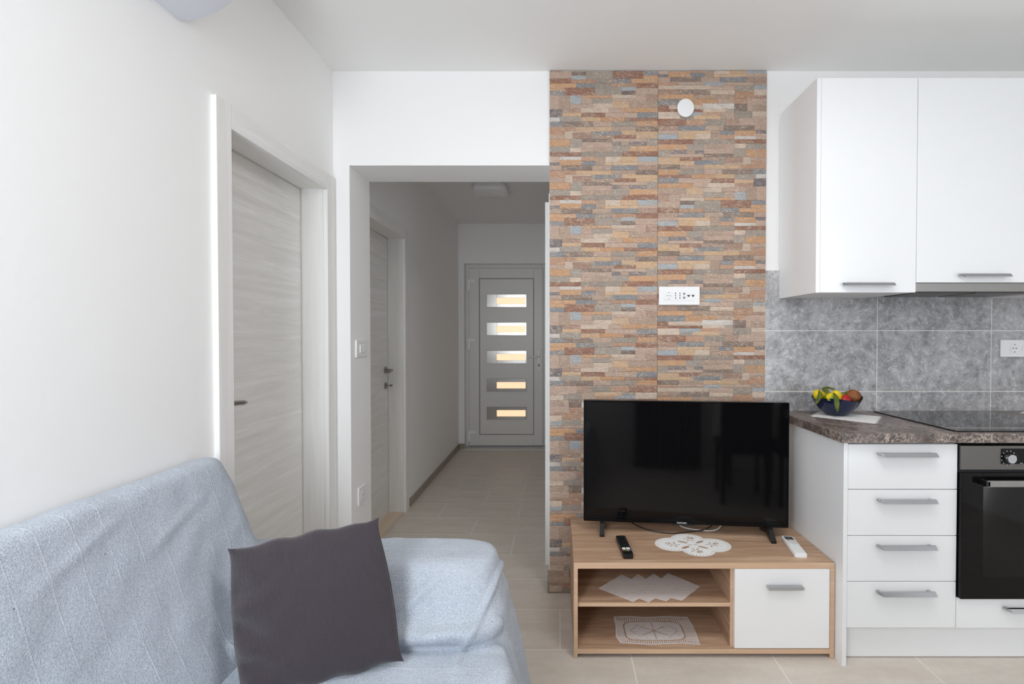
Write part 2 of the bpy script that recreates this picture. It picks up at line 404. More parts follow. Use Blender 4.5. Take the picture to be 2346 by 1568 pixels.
for x0, x1 in ((XL, WINS[0][0]), (WINS[0][1], WINS[1][0]), (WINS[1][1], XR)): box(bm, x0, x1, YR - .15, YR, 0, ZC)
for x0, x1, WZ0 in WINS: box(bm, x0, x1, YR - .15, YR, 0, WZ0); box(bm, x0, x1, YR - .15, YR, WZ1, ZC)
struct(obj('wall_rear', bm, M['wall']), 'white wall with the window facing the kitchen')
struct(obj('ceiling', bxm(XL - TW, XR + .1, YR - .15, YH, ZC, ZC + .08), M['ceiling']), 'smooth white room ceiling')
struct(obj('ceiling_hall', bxm(XL - TW, .12, YH, 5.95, ZHC, ZHC + .08), M['ceiling']), 'smooth white hall ceiling')
struct(obj('wall_hall_right', bxm(OX1, OX1 + .12, YH, 5.95, 0, ZHC), M['wall']), 'white hall wall')
FX_0, FX_1, FZ1 = -1.082, -.128, 2.180
bm = bmesh.new()
box(bm, XL, FX_0, YE, YE + .2, 0, ZHC); box(bm, FX_1, OX1, YE, YE + .2, 0, ZHC); box(bm, FX_0, FX_1, YE, YE + .2, FZ1, ZHC)
struct(obj('wall_hall_end', bm, M['wall']), 'white wall around the entrance door')
struct(obj('baseboard_hall', bxm(XL, XL + .011, 3.755, YE, 0, .062, .001), M['skirting']), 'beige tile skirting along the hall wall')
struct(obj('baseboard_hall_end', bxm(XL + .011, FX_0 + .0, YE - .011, YE, 0, .062, .001), M['skirting']), 'short beige tile skirting beside the entrance door')
struct(obj('baseboard_opening', bxm(OX1 - .011, OX1, YB - .012, 2.612, 0, .062, .001), M['skirting']), 'tile skirting end beside the stone panel')
# window behind the room
for k_, (WX0, WX1, WZ0) in enumerate(WINS):
    wn = sempty('window_%d' % (k_ + 1), ((WX0 + WX1) / 2, YR - .1, WZ0), ('white framed window above the sofa end', 'white framed tall balcony window')[k_])
    xm = (WX0 + WX1) / 2; bm = bmesh.new()
    for a, b in ((WX0, WX0 + .06), (xm - .04, xm + .04), (WX1 - .06, WX1)): box(bm, a, b, YR - .12, YR - .06, WZ0, WZ1, .004)
    for z in (WZ0, WZ1 - .06): box(bm, WX0, WX1, YR - .12, YR - .06, z, z + .06, .004)
    obj('window_frame', bm, M['pvc'], wn)
    for a, b in ((WX0 + .06, xm - .04), (xm + .04, WX1 - .06)): obj('pane', bxm(a, b, YR - .095, YR - .089, WZ0 + .06, WZ1 - .06), M['glass'], wn)
    obj('window_sill', bxm(WX0 - .03, WX1 + .03, YR - .06, YR + .03, WZ0 - .03, WZ0, .004), M['white_plastic'], wn)

# ------------------------------------------------------------------ doors in the left wall
def side_door(name, label, ya, yb, handle):
    xc, xp = XL + .0175, -1.268
    d = sempty(name, (XL, (ya + yb) / 2, 0), label)
    obj('door_panel', bxm(xp - .04, xp, ya + .001, yb + .012, .006, DZ + .010, .001), M['door_h'], d)
    # jamb lining
    obj('jamb', bxm(XL - TW, XL - .001, ya - .018, ya, 0, DZ), M['door_v'], d)
    obj('jamb', bxm(xp + .0005, XL - .001, yb, yb + .018, 0, DZ), M['door_v'], d)
    obj('jamb_head', bxm(xp, XL - .001, ya, yb, DZ, DZ + .018), M['door_y'], d)
    obj('seal', bxm(xp + .001, xp + .006, ya, yb, DZ - .004, DZ), M['seal'], d)
    obj('seal', bxm(xp + .0005, xp + .004, yb - .004, yb, 0, DZ), M['seal'], d)
    cw, g = .072, .005
    obj('casing', bxm(XL - .004, xc, ya - cw, ya + g, 0, DZ + cw + .006, .0025, 2), M['door_v'], d)
    obj('casing', bxm(XL - .004, xc, yb - g, yb + cw, 0, DZ + cw + .006, .0025, 2), M['door_v'], d)
    obj('casing_head', bxm(XL - .004, xc - .0004, ya + g, yb - g, DZ - g, DZ + cw + .006, .0025, 2), M['door_y'], d)
    obj('threshold', bxm(xp, XL, ya, yb, -.002, .007), M['threshold'], d)
    hy, hz, s, two = handle
    h = obj('handle', cyl(bmesh.new(), (xp, hy, hz), (xp + .008, hy, hz), .025, seg=28), M['nickel'], d, smooth=40)
    pts = bez((xp + .004, hy, hz), (xp + .07, hy, hz), (xp + .066, hy + s * .03, hz + .002), (xp + .06, hy + s * .125, hz - .008), 14)
    obj('lever', tube(bmesh.new(), pts, .009, 12, [.0085] * 5 + [.0095] * 8 + [.010, .006]), M['nickel'], h, smooth=60)
    if two:
        k = obj('key_rose', cyl(bmesh.new(), (xp, hy, hz - .115), (xp + .008, hy, hz - .115), .024, seg=28), M['nickel'], d, smooth=40)
        bm = cyl(bmesh.new(), (xp + .008, hy, hz - .115), (xp + .04, hy, hz - .115), .004, seg=10); cyl(bm, (xp + .036, hy, hz - .115), (xp + .05, hy, hz - .115), .010, seg=16)
        obj('key', bm, M['nickel'], k, smooth=40)
    return d
side_door('door_1', 'pale wood grain door behind the sofa in the living room', D1a, D1b, (1.752, 1.087, 1, False))
side_door('door_2', 'pale wood grain door with nickel lever inside the hall', D2a, D2b, (3.572, 1.082, -1, True))
# edge of the door casing on the right hall wall
dr = sempty('trim_1', (OX1, 2.66, 0), 'white door casing seen edge-on beside the stone panel')
obj('casing', bxm(OX1 - .006, OX1, 2.618, 2.70, 0, 2.108, .001), M['door_v'], dr)
obj('casing', bxm(OX1 - .030, OX1, 2.795, 2.86, 0, 2.108, .001), M['door_v'], dr)

# ------------------------------------------------------------------ entrance door
YD = 5.745
ed = sempty('door_3', ((FX_0 + FX_1) / 2, YD, 0), 'white entrance door with five narrow lit panes')
def ring(bm, x0, x1, z0, z1, wl, wr, wt, wb, y0, y1, bev=.003):
    box(bm, x0, x0 + wl, y0, y1, z0, z1, bev); box(bm, x1 - wr, x1, y0, y1, z0, z1, bev)
    box(bm, x0 + wl, x1 - wr, y0, y1, z1 - wt, z1, bev)
    if wb: box(bm, x0 + wl, x1 - wr, y0, y1, z0, z0 + wb, bev)
    return bm
obj('door_frame', ring(bmesh.new(), FX_0, FX_1, 0, FZ1, .052, .04, .055, 0, YD + .0, YD + .07), M['pvc'], ed)
lf = obj('leaf_frame', ring(bmesh.new(), FX_0 + .045, FX_1 - .034, .022, FZ1 - .048, .118, .105, .118, .13, YD - .018, YD + .05), M['pvc'], ed)
LX0, LX1, LZ0, LZ1 = FX_0 + .163, FX_1 - .139, .152, FZ1 - .166
obj('leaf_panel', bxm(LX0, LX1, YD - .006, YD + .03, LZ0, LZ1), M['pvc'], ed)
obj('gasket', ring(bmesh.new(), LX0, LX1, LZ0, LZ1, .009, .009, .009, .009, YD - .0085, YD - .004, 0), M['pvc_gasket'], ed)
obj('gasket', ring(bmesh.new(), FX_0 + .042, FX_1 - .031, .018, FZ1 - .045, .006, .006, .006, .004, YD - .004, YD + .002, 0), M['pvc_gasket'], ed)
obj('door_sill', bxm(FX_0, FX_1, YD - .03, YD + .07, 0, .018, .003), M['satin'], ed)
pitchZ = .3345
for i in range(5):
    zt = 1.823 - i * pitchZ; zb = zt - .150
    ins = obj('insert_plate', ring(bmesh.new(), -.829, -.357, zb, zt, .118, .012, .038, .036, YD - .012, YD - .004, .0015), M['mirror_steel'], ed)
    obj('pane', bxm(-.712, -.368, YD - .009, YD - .005, zb + .035, zt - .037), M['lit_pane'], ins)
for z in (1.955, 1.257, .162):
    h = obj('hinge', bxm(FX_0 + .028, FX_0 + .062, YD - .036, YD - .012, z - .085, z + .045, .004, 2), M['white_plastic'], ed)
    obj('hinge_arm', bxm(FX_0 + .055, FX_0 + .125, YD - .034, YD - .016, z + .005, z + .045, .004, 2), M['white_plastic'], h)
hx = FX_1 - .082
h = obj('handle', bxm(hx - .016, hx + .016, YD - .028, YD - .016, .93, 1.17, .006, 2), M['white_plastic'], ed)
obj('lever', tube(bmesh.new(), bez((hx, YD - .02, 1.085), (hx, YD - .085, 1.085), (hx - .02, YD - .08, 1.085), (hx - .14, YD - .075, 1.082), 12), .010, 10), M['white_plastic'], h, smooth=60)
obj('keyhole', bxm(hx - .005, hx + .005, YD - .030, YD - .027, .965, 1.0, .002), M['black_matt'], h)

# ------------------------------------------------------------------ hall ceiling lamp
lx0, lx1, ly0, ly1 = -.722, -.428, 4.12, 4.40
t = thing('ceiling_lamp', 'flat white rounded-square lamp on the hall ceiling, switched off', 'lamp', ((lx0 + lx1) / 2, (ly0 + ly1) / 2, ZHC))
bm = bmesh.new()
def rrect(x0, x1, y0, y1, r, n=6):
    o = []
    for cx, cy, a in ((x1 - r, y1 - r, 0), (x0 + r, y1 - r, 90), (x0 + r, y0 + r, 180), (x1 - r, y0 + r, 270)):
        for i in range(n + 1): q = R(a + 90 * i / n); o.append((cx + math.cos(q) * r, cy + math.sin(q) * r))
    return o
obj('lamp_base', prism(bmesh.new(), rrect(lx0 + .012, lx1 - .012, ly0 + .012, ly1 - .012, .05), 'Z', ZHC - .016, ZHC), M['white_plastic'], t, smooth=40)
obj('lamp_cover', prism(bmesh.new(), rrect(lx0, lx1, ly0, ly1, .06), 'Z', ZHC - .062, ZHC - .016, .012), M['white_plastic'], t, smooth=40)

t = thing('ceiling_lamp', 'large flat white square fill lamp added out of view on the living room ceiling', 'lamp', (FILL_LAMP[0], FILL_LAMP[1], ZC))  # fixture made up to carry the added fill light
obj('lamp_base', prism(bmesh.new(), rrect(FILL_LAMP[0] - .30, FILL_LAMP[0] + .30, FILL_LAMP[1] - .30, FILL_LAMP[1] + .30, .05), 'Z', ZC - .03, ZC), M['white_plastic'], t, smooth=40)
obj('lamp_cover', prism(bmesh.new(), rrect(FILL_LAMP[0] - .33, FILL_LAMP[0] + .33, FILL_LAMP[1] - .33, FILL_LAMP[1] + .33, .06), 'Z', ZC - .066, ZC - .03, .008), M['fill_lamp_on'], t, smooth=40)

# ------------------------------------------------------------------ stone cladding
CO = dict(O=(200, 154, 116), E=(186, 146, 120), R=(150, 108, 90), K=(168, 138, 122), G=(158, 148, 138), B=(136, 140, 145), L=(210, 190, 172), P=(192, 166, 150),
          D=(130, 114, 105), W=(214, 208, 202), T=(176, 152, 135), N=(124, 118, 121), Y=(208, 174, 140), S=(162, 171, 178))
DP = """40 360 45 202 E|360 590 45 128 E|590 1330 40 130 Y|1330 1840 35 112 T|1840 2297 35 132 D|360 520 130 290 L|520 910 160 290 K|910 1000 130 290 G|520 910 128 160 P|1000 1545 130 215 B|1545 1840 112 205 Y|1840 2297 132 278 Y|40 360 202 295 P|1000 1390 215 290 T|1390 1840 205 285 R|1340 2065 285 350 P|40 465 295 440 O|465 720 290 470 G|720 1340 292 355 D|1340 1530 350 422 N|1530 1700 350 422 T|1700 2065 350 432 N|2065 2297 278 432 G|700 1345 355 465 P|465 700 470 570 L|700 960 465 560 P|960 1350 465 560 T|40 465 440 572 G|1350 1700 422 560 G|1700 2297 432 552 O|40 690 572 657 R|690 1560 560 658 G|1560 2297 552 656 R|40 250 657 778 P|250 700 658 727 W|250 705 727 842 O|40 250 778 845 N|700 1000 658 752 E|705 1000 752 842 B|1000 1203 658 842 T|1203 1520 658 775 L|1520 1880 656 775 Y|1203 1880 775 838 Y|1880 2297 653 765 S|1880 2297 765 838 P|40 290 845 943 P|290 930 842 943 D|930 1320 842 943 T|1320 1880 838 940 B|1880 2297 838 940 K"""
DQ = """40 590 40 126 O|40 350 126 198 O|590 980 40 130 B|980 1340 40 128 G|1340 1850 35 112 E|1850 2297 33 132 R|350 980 130 290 R|40 345 198 290 B|980 1540 128 278 G|1540 1835 112 195 S|1540 1835 195 272 D|1835 2297 132 268 P|40 240 290 576 P|240 460 290 576 T|460 700 290 466 S|700 1330 288 346 O|1330 1830 276 346 L|1830 2060 268 412 P|2060 2297 268 412 K|700 920 346 462 P|920 1350 346 456 G|1350 1830 346 412 P|460 960 464 570 P|960 1350 456 552 L|1350 1700 412 550 Y|1700 2297 412 547 T|40 300 576 748 N|300 690 570 650 K|690 1270 552 652 L|1270 1560 550 650 P|1560 2297 547 645 O|300 700 650 722 Y|700 1197 652 743 R|1197 1870 650 745 P|1870 2297 645 762 B|40 250 748 838 W|250 700 722 838 G|700 1100 743 836 Y|1100 1600 745 832 O|1600 2297 762 822 R|40 320 838 938 B|320 950 838 938 D|950 1330 832 935 P|1330 1870 828 932 G|1870 2297 822 930 O"""
DS = """40 460 30 100 E|460 1010 30 80 P|1010 1370 30 112 S|1370 2020 30 104 P|2020 2297 30 104 T|40 1130 103 190 L|1130 1635 112 205 P|1635 2035 106 233 G|2035 2297 104 184 S|40 460 190 292 K|460 1130 190 292 D|1130 1635 205 293 L|1635 2035 235 378 E|2035 2297 185 315 L|40 780 292 393 O|780 1635 294 388 T|2035 2297 315 377 K|40 625 394 518 B|625 970 390 518 O|970 1280 388 482 O|1280 1400 388 482 P|1400 1635 388 484 T|1635 1885 380 488 E|1885 2297 378 510 P|40 265 518 660 R|265 970 516 602 L|265 985 602 660 R|970 1625 483 588 W|985 1450 588 658 L|1625 1895 488 644 D|1895 2005 510 644 P|2005 2297 510 640 T|40 500 660 803 L|500 945 660 743 S|945 1345 658 724 E|500 780 743 822 G|780 1345 724 808 Y|1345 1625 658 802 T|1625 2005 644 798 G|2005 2297 640 745 L|40 630 804 943 R|630 1025 820 943 E|1025 1445 806 943 G|1445 1730 800 943 K|1730 2297 746 943 P"""
def parse(s): return [(*map(float, q.split()[:4]), q.split()[4]) for q in s.split('|')]
DES = {'P': parse(DP), 'Q': parse(DQ), 'S': parse(DS)}
def strips_of(design, rot, tw, th):
    out = []
    rnd = random.Random(hash((design, 'x')) if False else {'P': 11, 'Q': 22, 'S': 33}[design])
    for a, b, c, d, k in DES[design]:
        x0, x1 = (a - 40) / 2257, (b - 40) / 2257; z0, z1 = 1 - (d - 35) / 908, 1 - (c - 35) / 908
        x0, z0, x1, z1 = max(0, x0), max(0, z0), min(1, x1), min(1, z1)
        jj = rnd.uniform(-7, 7); col = [lin(q + jj) for q in CO[k]]
        pro = rnd.uniform(.0010, .0028); jit = [rnd.uniform(-.0016, .0016) for _ in range(8)]
        if rot: x0, x1, z0, z1 = 1 - x1, 1 - x0, 1 - z1, 1 - z0
        out.append([x0 * tw, x1 * tw, z0 * th, z1 * th, col, pro, jit])
    return out
def strip_geo(bm, lay, s, ybase):
    x0, x1, z0, z1, col, pro, j = s
    g = .00005; x0 += g; x1 -= g; z0 += g; z1 -= g
    b = min(.0016, (z1 - z0) * .2, (x1 - x0) * .2)
    back = [(x0, z0), (x1, z0), (x1, z1), (x0, z1)]
    fr = [(x0 + b, z0 + b), (x1 - b, z0 + b), (x1 - b, z1 - b), (x0 + b, z1 - b)]
    mid = (x0 + x1) / 2
    B = [bm.verts.new((x, ybase, z)) for x, z in back]
    E_ = [bm.verts.new((x, ybase - pro * .75, z)) for x, z in back]
    F = [bm.verts.new((x, ybase - pro - .0006 + j[i] * .3, z)) for i, (x, z) in enumerate(fr)]
    mB = bm.verts.new((mid + j[4] * 4, ybase - pro - .0012 + j[5] * .5, (z0 + z1) / 2))
    for i in range(4):
        k = (i + 1) % 4
        bm.faces.new((B[i], B[k], E_[k], E_[i])); bm.faces.new((E_[i], E_[k], F[k], F[i])); bm.faces.new((F[i], F[k], mB))
    for v in B + E_ + F + [mB]: v[lay] = (*col, 1)
YS = YB                                      # wall plane; tile bodies stand 8 mm proud of it
TH = .2217
cl = struct(obj('wall_stone', bxm(SX0 + .001, SX1 - .001, YB - .005, YB, 0, ZC - .003), M['grout_stone']), 'stone-look cladding panel of narrow split-face strips in brown, orange and grey')
zrow = [PY(1380, v, YB - .01).z for v in (191, 289)]
ztop = zrow[0]
left_seq = ['Q1', 'Q0', 'P0', 'P0', 'Q0', 'P0', 'Q0', 'Q0', 'S1', 'Q0', 'S1', 'Q0', 'S1']
right_seq = ['P0', 'S0', 'P1', 'Q1', 'P1', 'P1', 'S0', 'P1', 'S0', 'P1', 'Q1', 'S0', 'P1']
entries = []
tiles = []
for col, seq, x0, x1, dz in ((0, left_seq, SX0, SEAM, 0), (1, right_seq, SEAM, SX1, .006)):
    z1 = ztop + dz + TH
    for r, code in enumerate(seq):
        a, b = z1 - TH, z1; z1 -= TH
        lo, hi = max(a, 0.004), min(b, ZC - .004)
        if hi - lo < .02: continue
        tx0, tx1 = x0 + .0005, x1 - .0005
        bm = bmesh.new(); box(bm, tx0, tx1, YB - .010, YB - .005, lo, hi)
        t = obj('stone_tile', bm, M['grout_stone'], cl)
        tiles.append(t)
        for s in strips_of(code[0], code[1] == '1', tx1 - tx0, TH):
            s = list(s); s[0] += tx0; s[1] += tx0; s[2] = max(s[2] + a, lo); s[3] = min(s[3] + a, hi)
            if s[3] - s[2] < .004: continue
            u = CX + (s[0] + s[1]) / 2 / YB * FPX; v = 768 - ((s[2] + s[3]) / 2 - CAM_H) / YB * FPX
            hid = (v > 925 and u > 1345) or (v > 1190 and u > 1305)
            entries.append((0 if hid else (s[1] - s[0]) * (s[3] - s[2]), t, s))
entries.sort(key=lambda e: -e[0])
rest = {}
def colmesh():
    bm = bmesh.new(); return bm, bm.verts.layers.float_color.new('Col')
for i, (ar, t, s) in enumerate(entries):
    if i < 290 and ar > 0:
        bm, lay = colmesh(); strip_geo(bm, lay, s, YB - .010); obj('stone_strip', bm, M['stone'], t)
    else: rest.setdefault(t.name, (t, []))[1].append(s)
for t, ss in rest.values():
    bm, lay = colmesh()
    for s in ss: strip_geo(bm, lay, s, YB - .010)
    o = obj('small_stone_strips', bm, M['stone'], t); o['kind'] = 'stuff'

# ------------------------------------------------------------------ kitchen wall tiles
kt = struct(obj('wall_backsplash', bxm(SX1, XR, YB - .0084, YB, .90, 1.676), M['grout']), 'grey stone-look tile splashback above the worktop')
for zi, (z0, z1) in enumerate(((.935, 1.0493), (1.0493, 1.364), (1.364, 1.6753))):
    for x0, x1 in ((SX1, 1.6550), (1.6550, 2.2440), (2.2440, 2.833), (2.833, XR)):
        obj('wall_tile', bxm(x0 + .0018, x1 - .0018, YB - .009, YB - .002, z0 + .0018, z1 - .0018, .0003), M['ktile'], kt)

# ------------------------------------------------------------------ kitchen
def pull(parent, x0, x1, yf, zc, gap=.022, name='handle'):
    """slanted chrome bar pull standing off a front at y = yf"""
    bm = bmesh.new()
    sec = lambda x, s: [(x + s * .0, yf - gap - .010, zc - .007), (x, yf - gap, zc + .006), (x, yf - gap + .006, zc + .008), (x, yf - gap - .002, zc - .008)]
    xs = [(x0 + .022, 0), (x1, 0)]
    rings = [[bm.verts.new(p) for p in sec(x, s)] for x, s in xs]
    lo = [bm.verts.new((x0 + .004, yf - gap + .008, zc + .006)), bm.verts.new((x0 + .010, yf - gap + .004, zc - .002))]
    for i in range(4): bm.faces.new((rings[0][i], rings[0][(i + 1) % 4], rings[1][(i + 1) % 4], rings[1][i]))
    bm.faces.new(rings[1])
    A = rings[0]
    bm.faces.new((A[0], A[1], lo[0], lo[1])); bm.faces.new((A[1], A[2], lo[0])); bm.faces.new((A[2], A[3], lo[1], lo[0])); bm.faces.new((A[3], A[0], lo[1]))
    for x in (x0 + .012, x1 - .020): box(bm, x, x + .012, yf - gap + .001, yf, zc - .003, zc + .005)
    bmesh.ops.recalc_face_normals(bm, faces=bm.faces[:])
    return obj(name, bm, M['chrome'], parent)
YF = 1.940                                   # plane of the base fronts
ZW = .9496                                   # worktop
PXa, PXb, DX1 = 1.155, 1.172, 1.6185
OVX1 = DX1 + .600
du = thing('drawer_unit', 'white base cabinet with four handled drawers left of the oven', 'cabinet', (1.39, 2.2, 0))
obj('side_panel', bxm(PXa, PXb, YF - .006, YB - .012, .0, ZW - .0385, .0006), M['white_gloss'], du)
obj('carcass', bxm(PXb, DX1, YF + .02, YB - .02, .15, ZW - .0386), M['white_matt'], du)
zz = [.9025, .7178, .5299, .3432, .1535]
for i in range(4):
    d = obj('drawer', bxm(PXb + .0035, DX1 - .0015, YF, YF + .019, zz[i + 1] + .0015, zz[i] - .0015, .0008), M['white_gloss'], du)
    pull(d, 1.2815 + .0 * i, 1.519, YF, (.862, .676, .4895, .303)[i])
ou = thing('oven_cabinet', 'white base cabinet housing the oven with a shallow drawer below', 'cabinet', (1.918, 2.2, 0))
obj('carcass', bxm(DX1 + .0005, OVX1, YF + .03, YB - .02, .15, .2735), M['white_matt'], ou)
obj('side_panel', bxm(OVX1, OVX1 + .017, YF, YB - .02, .0, ZW - .0386), M['white_gloss'], ou)
d = obj('drawer', bxm(DX1 + .0015, OVX1 - .0015, YF, YF + .019, .1535, .2775, .0008), M['white_gloss'], ou)
pull(d, 1.797, 2.03, YF, .237)
tag(obj('plinth_board', bxm(PXb + .0005, OVX1 - .0005, 1.989, 2.006, .004, .1495), M['white_gloss']), 'white recessed plinth board under the base cabinets', 'plinth')
EX1 = OVX1 + .018 + .60
eu = thing('base_cabinet', 'white base cabinet with a single door beyond the oven', 'cabinet', (OVX1 + .32, 2.2, 0))
obj('carcass', bxm(OVX1 + .0175, EX1, YF + .02, YB - .02, .15, ZW - .0386), M['white_matt'], eu)
d = obj('cabinet_door', bxm(OVX1 + .019, EX1 - .001, YF, YF + .019, .1535, .9025, .0008), M['white_gloss'], eu)
pull(d, OVX1 + .20, OVX1 + .43, YF, .862)
obj('side_panel', bxm(EX1, EX1 + .017, YF, YB - .02, 0, ZW - .0386), M['white_gloss'], eu)
obj('plinth', bxm(OVX1 + .0175, EX1, 1.989, 2.006, .004, .1495), M['white_gloss'], eu)
wt = obj('worktop', bxm(1.134, EX1 + .03, 1.912, YB - .0095, ZW - .038, ZW, .002), M['counter'])
tag(wt, 'dark brown marbled worktop slab on the base cabinets', 'worktop')
# hob
hb = thing('induction_hob', 'black glass hob set into the brown worktop', 'hob', (1.905, 2.2, ZW))
obj('glass_plate', bxm(1.6125, 2.195, 1.945, 2.447, ZW, ZW + .0055, .0015), M['hob_glass'], hb)
# oven
ov = thing('oven', 'built-in oven with black glass door and steel control panel', 'oven', (1.918, 2.2, .28))
ox0, ox1 = DX1 + .003, OVX1 - .003
oz0, oz1, opz = .2805, .8985, .7995
cp = obj('control_panel', bxm(ox0, ox1, YF - .012, YF + .01, opz + .0, oz1, .002), M['steel'], ov)
dx0 = 1.781
ds = obj('display', bxm(dx0, dx0 + .27, YF - .0135, YF - .011, .824, .886, .0008), M['black_gloss'], cp)
kx, kz = 1.811, .848
kb = cyl(bmesh.new(), (kx, YF - .0135, kz), (kx, YF - .030, kz), .0195, .0175, 40)
obj('knob', kb, M['chrome'], ds, smooth=40)
bm = bmesh.new()
for k in range(12):
    a = R(30 * k + 15); c = Vector((kx + math.cos(a) * .029, YF - .0140, kz + math.sin(a) * .029)); box(bm, c.x - .0022, c.x + .0022, c.y - .0002, c.y + .0003, c.z - .0022, c.z + .0022)
o = obj('knob_marks', bm, M['grey_print'], ds)
bm = bmesh.new()
for k in range(3): box(bm, kx + .045 + k * .03, kx + .057 + k * .03, YF - .0142, YF - .0137, kz - .022, kz - .019)
obj('button_marks', bm, M['grey_print'], ds)
obj('gap_strip', bxm(ox0, ox1, YF - .002, YF + .02, opz - .010, opz), M['dark_gap'], ov)
wx0, wx1, wz0, wz1 = 1.708, 2.128, .372, .735
od = obj('oven_door', ring(bmesh.new(), ox0, ox1, oz0, opz - .010, wx0 - ox0, ox1 - wx1, opz - .010 - wz1, wz0 - oz0, YF - .018, YF + .006, .0012), M['black_gloss'], ov)
obj('door_glass', bxm(wx0, wx1, YF - .0175, YF - .0145, wz0, wz1), M['oven_glass'], od)
hd = obj('door_handle', bxm(1.695, 2.14, YF - .052, YF - .038, .742, .768, .003, 2), M['hood_steel'], od)
for x in (1.690, 2.132): obj('handle_post', bxm(x, x + .016, YF - .052, YF - .017, .744, .766, .002), M['black_plastic'], hd)
cav = bmesh.new(); 
box(cav, wx0 - .03, wx1 + .03, YF + .45, YF + .46, .30, .78); box(cav, wx0 - .04, wx0 - .03, YF + .007, YF + .46, .30, .78); box(cav, wx1 + .03, wx1 + .04, YF + .007, YF + .46, .30, .78)
box(cav, wx0 - .04, wx1 + .04, YF + .007, YF + .46, .29, .30); box(cav, wx0 - .04, wx1 + .04, YF + .007, YF + .46, .78, .788)
obj('cavity', cav, M['oven_inside'], ov)
bm = bmesh.new()
for y in (.03, .40): cyl(bm, (wx0 - .028, YF + y, .60), (wx1 + .028, YF + y, .60), .003, seg=8)
for k in range(24):
    x = wx0 - .02 + k * (wx1 - wx0 + .04) / 23; cyl(bm, (x, YF + .03, .602), (x, YF + .40, .602), .0016, seg=6)
obj('wire_rack', bm, M['rack'], ov)
obj('oven_tray', bxm(wx0 - .02, wx1 + .02, YF + .03, YF + .42, .44, .462, .006, 2), M['oven_inside'], ov)

# wall cabinets
UY, UZ0, UZ1 = 2.140, 1.5290, 2.474
UX0, UXa, UXm, UX2 = 1.147, 1.1655, 1.5915, 2.1915
YU = YB - .0095
uc = thing('wall_cabinet', 'white wall cabinet with a single tall door next to the stone panel', 'cabinet', (1.37, 2.32, UZ0))
obj('side_panel', bxm(UX0, UXa, UY, YU, UZ0 - .0, UZ1, .0006), M['white_gloss'], uc)
obj('carcass', bxm(UXa, UXm, UY + .0205, YU, UZ0 + .002, UZ1), M['white_matt'], uc)
d = obj('cabinet_door', bxm(UXa + .0012, UXm - .0015, UY, UY + .0195, UZ0 + .0005, UZ1 - .0005, .0008), M['white_gloss'], uc)
pull(d, 1.254, 1.482, UY, 1.5655)
uh = thing('wall_cabinet', 'white wall cabinet with a wide door above the extractor hood', 'cabinet', (1.89, 2.32, 1.5732))
obj('carcass', bxm(UXm + .0005, UX2, UY + .0205, YU, 1.575, UZ1), M['white_matt'], uh)
obj('side_panel', bxm(UX2, UX2 + .018, UY, YU, 1.5735, UZ1), M['white_gloss'], uh)
d = obj('cabinet_door', bxm(UXm + .0015, UX2 - .001, UY, UY + .0195, 1.5737, UZ1 - .0005, .0008), M['white_gloss'], uh)
pull(d, 1.765, 1.99, UY, 1.6045)
ue = thing('wall_cabinet', 'white wall cabinet with a single door beyond the hood cabinet', 'cabinet', (UX2 + .24, 2.32, UZ0))
obj('carcass', bxm(UX2 + .0185, UX2 + .45, UY + .0205, YU, UZ0 + .002, UZ1), M['white_matt'], ue)
d = obj('cabinet_door', bxm(UX2 + .0195, UX2 + .449, UY, UY + .0195, UZ0 + .0005, UZ1 - .0005, .0008), M['white_gloss'], ue)
pull(d, UX2 + .11, UX2 + .34, UY, 1.5655)
hood = thing('extractor_hood', 'slim grey steel slide-out hood under the wide wall cabinet', 'hood', (1.89, 2.3, 1.532))
obj('front_strip', bxm(UXm + .004, UX2 - .004, UY + .006, UY + .026, 1.534, 1.5725, .001), M['hood_steel'], hood)
hbm = bxm(UXm + .012, UX2 - .012, UY + .026, UY + .30, 1.536, 1.5725)
hbd = obj('hood_body', hbm, M['satin'], hood)
for x0, x1 in ((1.63, 1.88), (1.90, 2.15)): obj('grease_filter', bxm(x0, x1, UY + .05, UY + .27, 1.531, 1.536, .001), M['steel'], hbd)

# kitchen socket
def plate(name, label, cat, x0, x1, z0, z1, y, d=.009):
    t = thing(name, label, cat, ((x0 + x1) / 2, y, z0))
    obj('frame_plate', bxm(x0, x1, y - d, y, z0, z1, .0025, 2), M['white_plastic'], t)
    return t
ks = plate('double_socket', 'white double power socket on the grey kitchen tiles', 'socket', 2.2855, 2.49, 1.2285, 1.3165, YB - .009)
obj('insert', bxm(2.325, 2.45, YB - .0195, YB - .016, 1.246, 1.299, .001), M['white_plastic'], ks)
def schuko(parent, x, z, y, r, name='socket_well'):
    bm = bmesh.new(); n = 28; R0 = [];
    for rr, dy in ((r, -.0012), (r * .93, -.0012), (r * .86, -.0004)): R0.append([bm.verts.new((x + math.cos(2 * math.pi * k / n) * rr, y + dy, z + math.sin(2 * math.pi * k / n) * rr)) for k in range(n)])
    for A, B in zip(R0, R0[1:]):
        for k in range(n): bm.faces.new((A[k], A[(k + 1) % n], B[(k + 1) % n], B[k]))
    bm.faces.new(R0[2]); bmesh.ops.recalc_face_normals(bm, faces=bm.faces[:])
    s = obj(name, bm, M['white_plastic'], parent)
    bm = bmesh.new()
    for dx in (-.38, 0, .38): cyl(bm, (x + dx * r, y - .0012, z), (x + dx * r, y - .0002, z), r * (.12 if dx else .06), seg=10)
    for dz in (-.86, .86): box(bm, x - r * .10, x + r * .10, y - .0016, y - .0002, z + dz * r - r * .09, z + dz * r + r * .09)
    obj('contact_holes', bm, M['black_matt'], s)
    return s
schuko(ks, 2.354, 1.273, YB - .0200, .022); schuko(ks, 2.415, 1.273, YB - .0200, .022)

